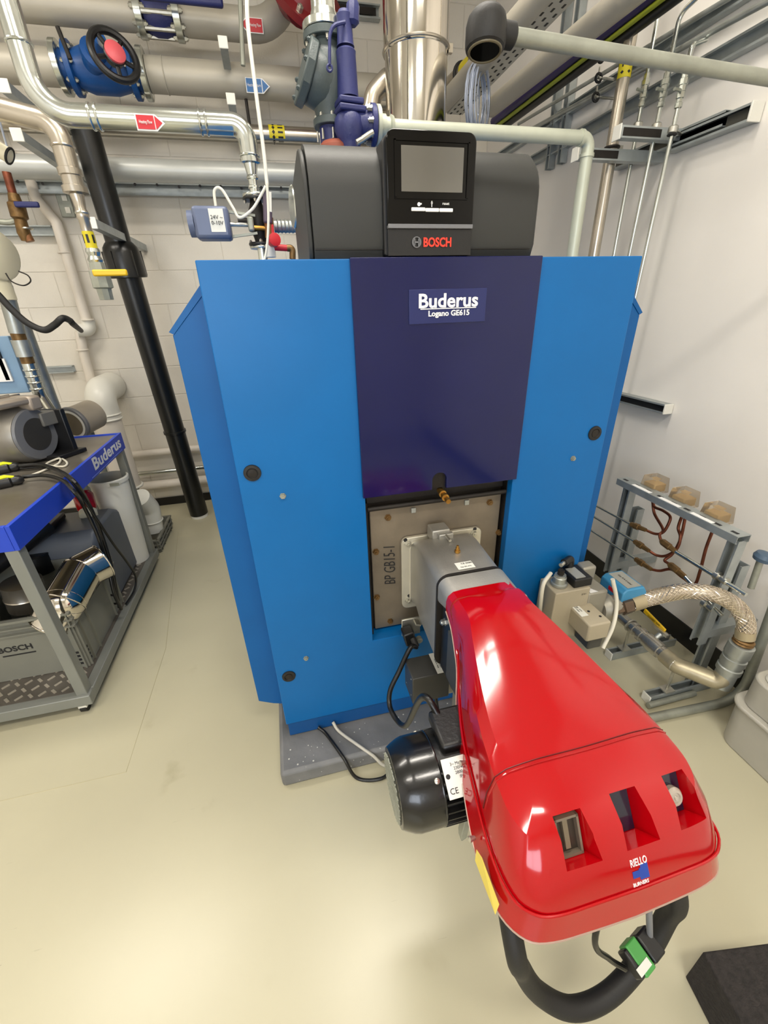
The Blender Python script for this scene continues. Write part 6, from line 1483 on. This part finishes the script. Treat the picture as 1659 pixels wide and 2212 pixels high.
# ================================================================ services along the right wall
def run(name, label, cat, p0, p1, r, m, ext=0.0, parent=None, seg=18):
    p0, p1 = V(p0), V(p1); d = (p1-p0).normalized(); p1 = p1+d*ext
    o = B().cyl(p0, p1, r, seg=seg).done(name, m, parent)
    if parent is None: tag(o, label, cat)
    return o
run('overhead_pipe', 'wide grey pipe running overhead above the perforated cable tray', 'pipe', (1.15, 3.6, (1.15, 2.411, 2.644)[2]+.03), (1.15, 2.135, 2.652), .045, M_lag, .8)
run('overhead_pipe', 'wide grey pipe running along the right between the two cable trays', 'pipe', (1.45, 3.068, 2.658), (1.45, 2.004, 2.625), .047, M_lag, .5)
t = thing('tape_banded_pipe', 'steel pipe end with black clip and yellow tape behind the black head', 'pipe', (1.311, 3.2, 2.864))
a, c = V((1.253, 3.35, 2.83)), V((1.343, 2.9, 2.839))
B().pipe([V((.85, 3.62, a.z)), (a.x, 3.62, a.z), c], .052, .08, 24).done('pipe_body', M_inoxdull, t)
m_ = V((1.309, 3.1, 2.844)); dd = (c-V((a.x, 3.62, a.z))).normalized(); m_ = V((a.x, 3.62, a.z))+dd*((m_-V((a.x, 3.62, a.z))).dot(dd))
lab(B().cyl(m_-dd*.05, m_+dd*.05, .0535, seg=24).done('tape_band', M_yel, t), 'yellow tape band')
B().torus(m_-dd*.09, dd, .057, .010, 24, 8).done('black_clip', M_blackrub, t)
# perforated trays
def tray(name, label, p0, p1, w, h, parent_label=None, cables=(), side=1):
    p0, p1 = V(p0), V(p1); d = (p1-p0); L = d.length; d.normalize(); sx_ = V((1, 0, 0)); sx_ = (sx_-d*sx_.dot(d)).normalized(); up = sx_.cross(d); up = up if up.z > 0 else -up
    R_ = Matrix((sx_, d, up)).transposed(); mid = (p0+p1)/2
    t = thing(name, label, 'cable tray', p0)
    B().box(mid+sx_*w/2, (w, L, .002), R_).done('tray_floor', M_trayin, t, smooth=False)
    B().box(mid+up*h/2, (.002, L, h), R_).done('side_flange', M_trayin, t, smooth=False)
    B().box(mid+sx_*w+up*h/2, (.002, L, h), R_).done('side_flange', M_trayin, t, smooth=False)
    b = B(); n = int(L/.05)
    for i in range(n):
        c = p0+d*(i+.5)*L/n
        b.box(c+up*h*.5-sx_*.0014, (.0008, .026, .010), R_)
    b.done('flange_slot', M_ink, t)['kind'] = 'stuff'
    b = B(); n = int(L/.06)
    for i in range(n):
        for k in range(3):
            c = p0+d*(i+.25+.5*(k % 2))*L/n+sx_*w*(.2+.3*k)
            b.box(c-up*.0016, (.009, .024, .0010), R_)
    b.done('floor_slot', mat('slot_shadow', (60, 58, 54), .8), t)['kind'] = 'stuff'
    return t, mid, R_, d, sx_, up, L
t, mid, R_, d, sx_, up, L = tray('cable_tray', 'perforated steel cable tray climbing diagonally at top centre', (1.22, 3.202, 2.659), (1.22, 2.042, 2.668), .10, .045)
for k, (m, rr_, lb) in enumerate(((M_cblack, .017, 'thick black cable in the upper perforated tray'), (M_orangecab, .010, 'orange-brown cable under the upper perforated tray'), (M_cblack, .014, 'second black cable beside the orange-brown one'))):
    o = B().cyl(mid-d*L*.30+sx_*(.03+.028*k)+up*.02, mid+d*L*.6+sx_*(.03+.028*k)+up*.02, rr_, seg=12).done('tray_cable', m); tag(o, lb, 'cable')
t, mid, R_, d, sx_, up, L = tray('cable_tray', 'second perforated cable tray with purple and yellow-green cables nearer the wall', (1.58, 3.284, 2.646), (1.58, 2.011, 2.631), .09, .03)
for k, (m, rr_, off, lb) in enumerate(((M_purple, .022, (-.020, .008), 'purple cable bundle along the outside of the second tray'), (M_ygcable, .010, (-.010, -.022), 'yellow-green earth cable along the second tray'), (M_cblack, .020, (.02, -.032), 'black cable bundle under the second tray'))):
    o = B().cyl(mid-d*L*.48+sx_*off[0]+up*off[1], mid+d*L*.75+sx_*off[0]+up*off[1], rr_, seg=12).done('tray_cable', m); tag(o, lb, 'cable')
# thin conduits and wall trunking
run('wall_conduit', 'upper thin steel conduit running along the right wall', 'conduit', (1.78, 3.338, 2.675), (1.78, 1.853, 2.587), .009, M_galv, .2)
run('wall_conduit', 'lower thin steel conduit running along the right wall', 'conduit', (1.78, 3.275, 2.605), (1.78, 1.674, 2.504), .011, M_galv, .2)
t = thing('wall_rail', 'wide strut rail climbing along the right wall behind the thin vertical tubes', 'rail', (1.82, 3.028, 2.474))
p, q = V((1.82, 3.108, 2.486)), V((1.82, 1.662, 2.403)); zz_ = (p.z+q.z)/2
channel((1.845, 3.85, zz_), (1.845, q.y-.3, zz_), (-1, 0, 0), .055, .035, parent=t, name='channel_body')
t = thing('wall_rail', 'second strut rail high on the right wall above the wide rail', 'rail', (1.82, 2.877, 2.619))
p, q = V((1.82, 2.898, 2.616)), V((1.82, 2.01, 2.571)); zz_ = (p.z+q.z)/2
channel((1.845, 3.85, zz_), (1.845, 1.0, zz_), (-1, 0, 0), .045, .03, parent=t, name='channel_body')
for k, (a, lb) in enumerate((((1.8, 2.974, 2.85), 'upright strut on the right wall nearest the back corner'), ((1.8, 2.849, 2.931), 'upright strut on the right wall second from the back corner'))):
    t = thing('upright_strut', lb, 'strut', (1.8, a[1], 2.3))
    channel((1.846, a[1], 2.35), (1.846, a[1], 3.77), (-1, 0, 0), parent=t, name='channel_body')
# big wall strut at right with caps
p, q = V((1.78, 2.371, 2.348)), V((1.78, 1.639, 2.212))
t = thing('wall_strut', 'long strut with painted inner shade and white end cap high on the right wall', 'strut', q)
channel((1.847, 2.0, q.z), (1.847, q.y, q.z), (-1, 0, 0), .055, .050, parent=t, name='channel_body')
B().mm((1.82, q.y, q.z-.022), (1.844, 2.0, q.z+.022)).done('channel_shade', mat('strut_shadow', (70, 68, 60), .6), t)  # slab coloured as the shade inside the strut
lab(B().mm((1.792, q.y-.008, q.z-.030), (1.848, q.y, q.z+.030)).done('end_cap', M_whiteplast, t, bev=.002), 'white plastic end cap')
q2 = V((1.78, 2.24, 2.228))
t = thing('wall_strut', 'lower strut behind the two thick vertical pipes on the right wall', 'strut', q2)
channel((1.847, 2.35, q2.z), (1.847, 1.75, q2.z), (-1, 0, 0), .05, .045, parent=t, name='channel_body')
B().mm((1.82, 1.75, q2.z-.02), (1.844, 2.35, q2.z+.02)).done('channel_shade', mat('strut_shadow2', (70, 68, 60), .6), t)  # dark filler that paints this strut's inner shade
# arm brackets carrying the risers
for (a, lb) in (((1.52, 1.985, 2.238), 'strut arm with white end cap behind the steel riser'), ((1.4, 2.081, 2.187), 'strut arm with white end cap under the elbow of the grey-green pipe')):
    a = V(a); t = thing('arm_bracket', lb, 'bracket', a)
    channel((a.x, a.y, a.z-.02), (1.845, a.y, a.z-.02), (0, 0, 1), parent=t, name='arm')
    lab(B().mm((a.x-.006, a.y-.024, a.z-.026), (a.x, a.y+.024, a.z+.026)).done('end_cap', M_whiteplast, t, bev=.002), 'white plastic end cap')
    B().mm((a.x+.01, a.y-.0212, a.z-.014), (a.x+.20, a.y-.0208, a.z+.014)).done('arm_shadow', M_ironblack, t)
# steel riser with yellow tape
t = thing('steel_riser', 'satin steel riser with yellow tape band on the right wall', 'pipe', (1.62, 2.137, 1.803))
a, c = V((1.62, 2.151, 1.805)), V((1.62, 2.132, 2.714)); ym = (a.y+c.y)/2
rrs = .026
B().cyl((1.62, a.y, .0), (1.62, c.y, 3.2), rrs, seg=28).done('pipe_body', M_inoxdull, t)
g = V((1.62, 2.134, 2.494)); k_ = (g.z)/3.2; gy = a.y+(c.y-a.y)*k_
tape((1.62, gy, g.z), (0, c.y-a.y, 3.2), rrs, .060, t, 3)
g = V((1.62, 2.128, 2.232)); k_ = g.z/3.2; gy = a.y+(c.y-a.y)*k_
B().torus((1.62, gy, g.z), (0, 0, 1), rrs+.003, .006, 28, 8).done('pipe_clip', M_ironblack, t)
B().box((1.66, gy, g.z), (.03, .012, .02)).done('clip_screw', M_bolt, t)
# three thin vertical tubes with valves
TB = [(((1.72, 2.119, 1.799)), ((1.72, 2.116, 2.702)), ((1.72, 2.116, 2.425)), ((1.72, 2.119, 2.308)), 'leftmost thin vertical tube with small inline valve on the right wall'),
      (((1.72, 2.013, 1.789)), ((1.72, 1.994, 2.61)), ((1.72, 2.002, 2.387)), ((1.72, 2.003, 2.271)), 'middle thin vertical tube with hooked top and inline valve on the right wall'),
      (((1.72, 1.918, 1.596)), ((1.72, 1.898, 2.483)), ((1.72, 1.9, 2.353)), ((1.72, 1.892, 2.233)), 'rightmost thin vertical tube with inline valve on the right wall')]
for i, (p0, p1, pv, pc, lb) in enumerate(TB):
    t = thing('thin_riser', lb, 'pipe', p0)
    p0, p1, pv, pc = V(p0), V(p1), V(pv), V(pc)
    d = (p1-p0).normalized()
    low = p0-d*(p0.z-.75)/d.z
    if i == 0: B().cyl(low, p1+d*.6, .0085, seg=14).done('tube', M_chrome, t)
    elif i == 1: B().pipe([low, p1, p1+V((0.03, -.10, .04)), p1+V((.06, -.16, -.02))], .0085, .04, 14).done('tube', M_chrome, t)
    else: B().pipe([low, p1, p1+V((.06, .0, .02))], .0085, .02, 14).done('tube', M_chrome, t)
    base = p0+d*((pv-p0).dot(d))
    B().lathe(base-d*.055, d, [(0, .010), (.003, .014), (.018, .014), (.020, .011), (.03, .011), (.032, .016), (.05, .016), (.052, .014), (.07, .014), (.072, .017), (.09, .017), (.092, .013), (.11, .013)], 8).done('inline_valve', M_chrome, t)
    B().cyl(base, base+V((-.045, -.01, .0)), .006, seg=8).done('valve_stem', M_galvdull, t)
    cc = p0+d*((pc-p0).dot(d))
    B().lathe(cc-d*.012, d, [(0, .016), (.003, .019), (.021, .019), (.024, .016)], 16).done('pipe_clip', M_bolt, t)
    B().torus(cc-d*.016, d, .015, .004, 16, 6).done('clip_rubber', M_blackrub, t)
    B().cyl(cc, (1.80, cc.y+.04, cc.z), .007, seg=8).done('clip_stud', M_bolt, t)
# small clamps on the conduits
for k, (a, lb) in enumerate((((1.72, 2.46, 2.66), 'highest small black pipe clamp on the thin conduits'), ((1.72, 2.455, 2.587), 'middle small black pipe clamp on the thin conduits'), ((1.72, 2.455, 2.516), 'lowest small black pipe clamp on the thin conduits'))):
    a = V(a); t = thing('conduit_clamp', lb, 'clamp', a)
    B().torus(a, (0, 1, 0), .016, .006, 18, 8).done('clamp_ring', M_blackrub, t)
    B().cyl(a, (1.846, a.y, a.z), .006, seg=8).done('clamp_stud', M_bolt, t)
    B().cyl(a+V((0, 0, .012)), a+V((0, 0, .04)), .005, seg=8).done('clamp_screw', M_bolt, t)
# coil of grey wire hanging from the tray
t = thing('wire_coil', 'hanging coil of thin grey-blue wire under the upper cable tray', 'wire', (1.148, 2.6, 2.603))
cc = V((1.154, 2.6, 2.521))
random.seed(3)
for k in range(12):
    R1 = .100+random.uniform(-.012, .016); tilt = .75+random.uniform(-.08, .08)
    e1 = V((math.cos(tilt), math.sin(tilt), 0)); pts = []
    for i in range(40):
        a = 2*PI*i/40; pts.append(cc+V((random.uniform(-.001, .001), 0, random.uniform(-.001, .001)))+e1*math.cos(a)*R1*.95+V((0, 0, 1))*math.sin(a)*R1*1.30+V((.0055*(k-6), 0, 0)))
    B().sweep(pts, .0032, 6, closed=True).done('wire_turn', M_wire, t)
B().cyl(cc+V((0, 0, .12)), cc+V((0, 0, .16)), .018, seg=10).done('cable_tie', M_ironblack, t)
# small ceiling-high strut with slots seen above the violet valve
t = thing('wall_rail', 'short slotted rail on the back wall above the violet valve', 'rail', (0.9349, 3.9, 3.388))
p, q = V((0.7362, 3.92, 3.412)), V((0.9872, 3.92, 3.383)); channel((p.x-.3, 3.944, q.z), (q.x, 3.944, q.z), (0, -1, 0), .07, .05, parent=t, name='channel_body')
B().mm((p.x-.3, 3.90, q.z-.018), (q.x-.03, 3.905, q.z+.018)).done('channel_shade', M_ironblack, t)  # black filler standing in for shade in the rail's open side
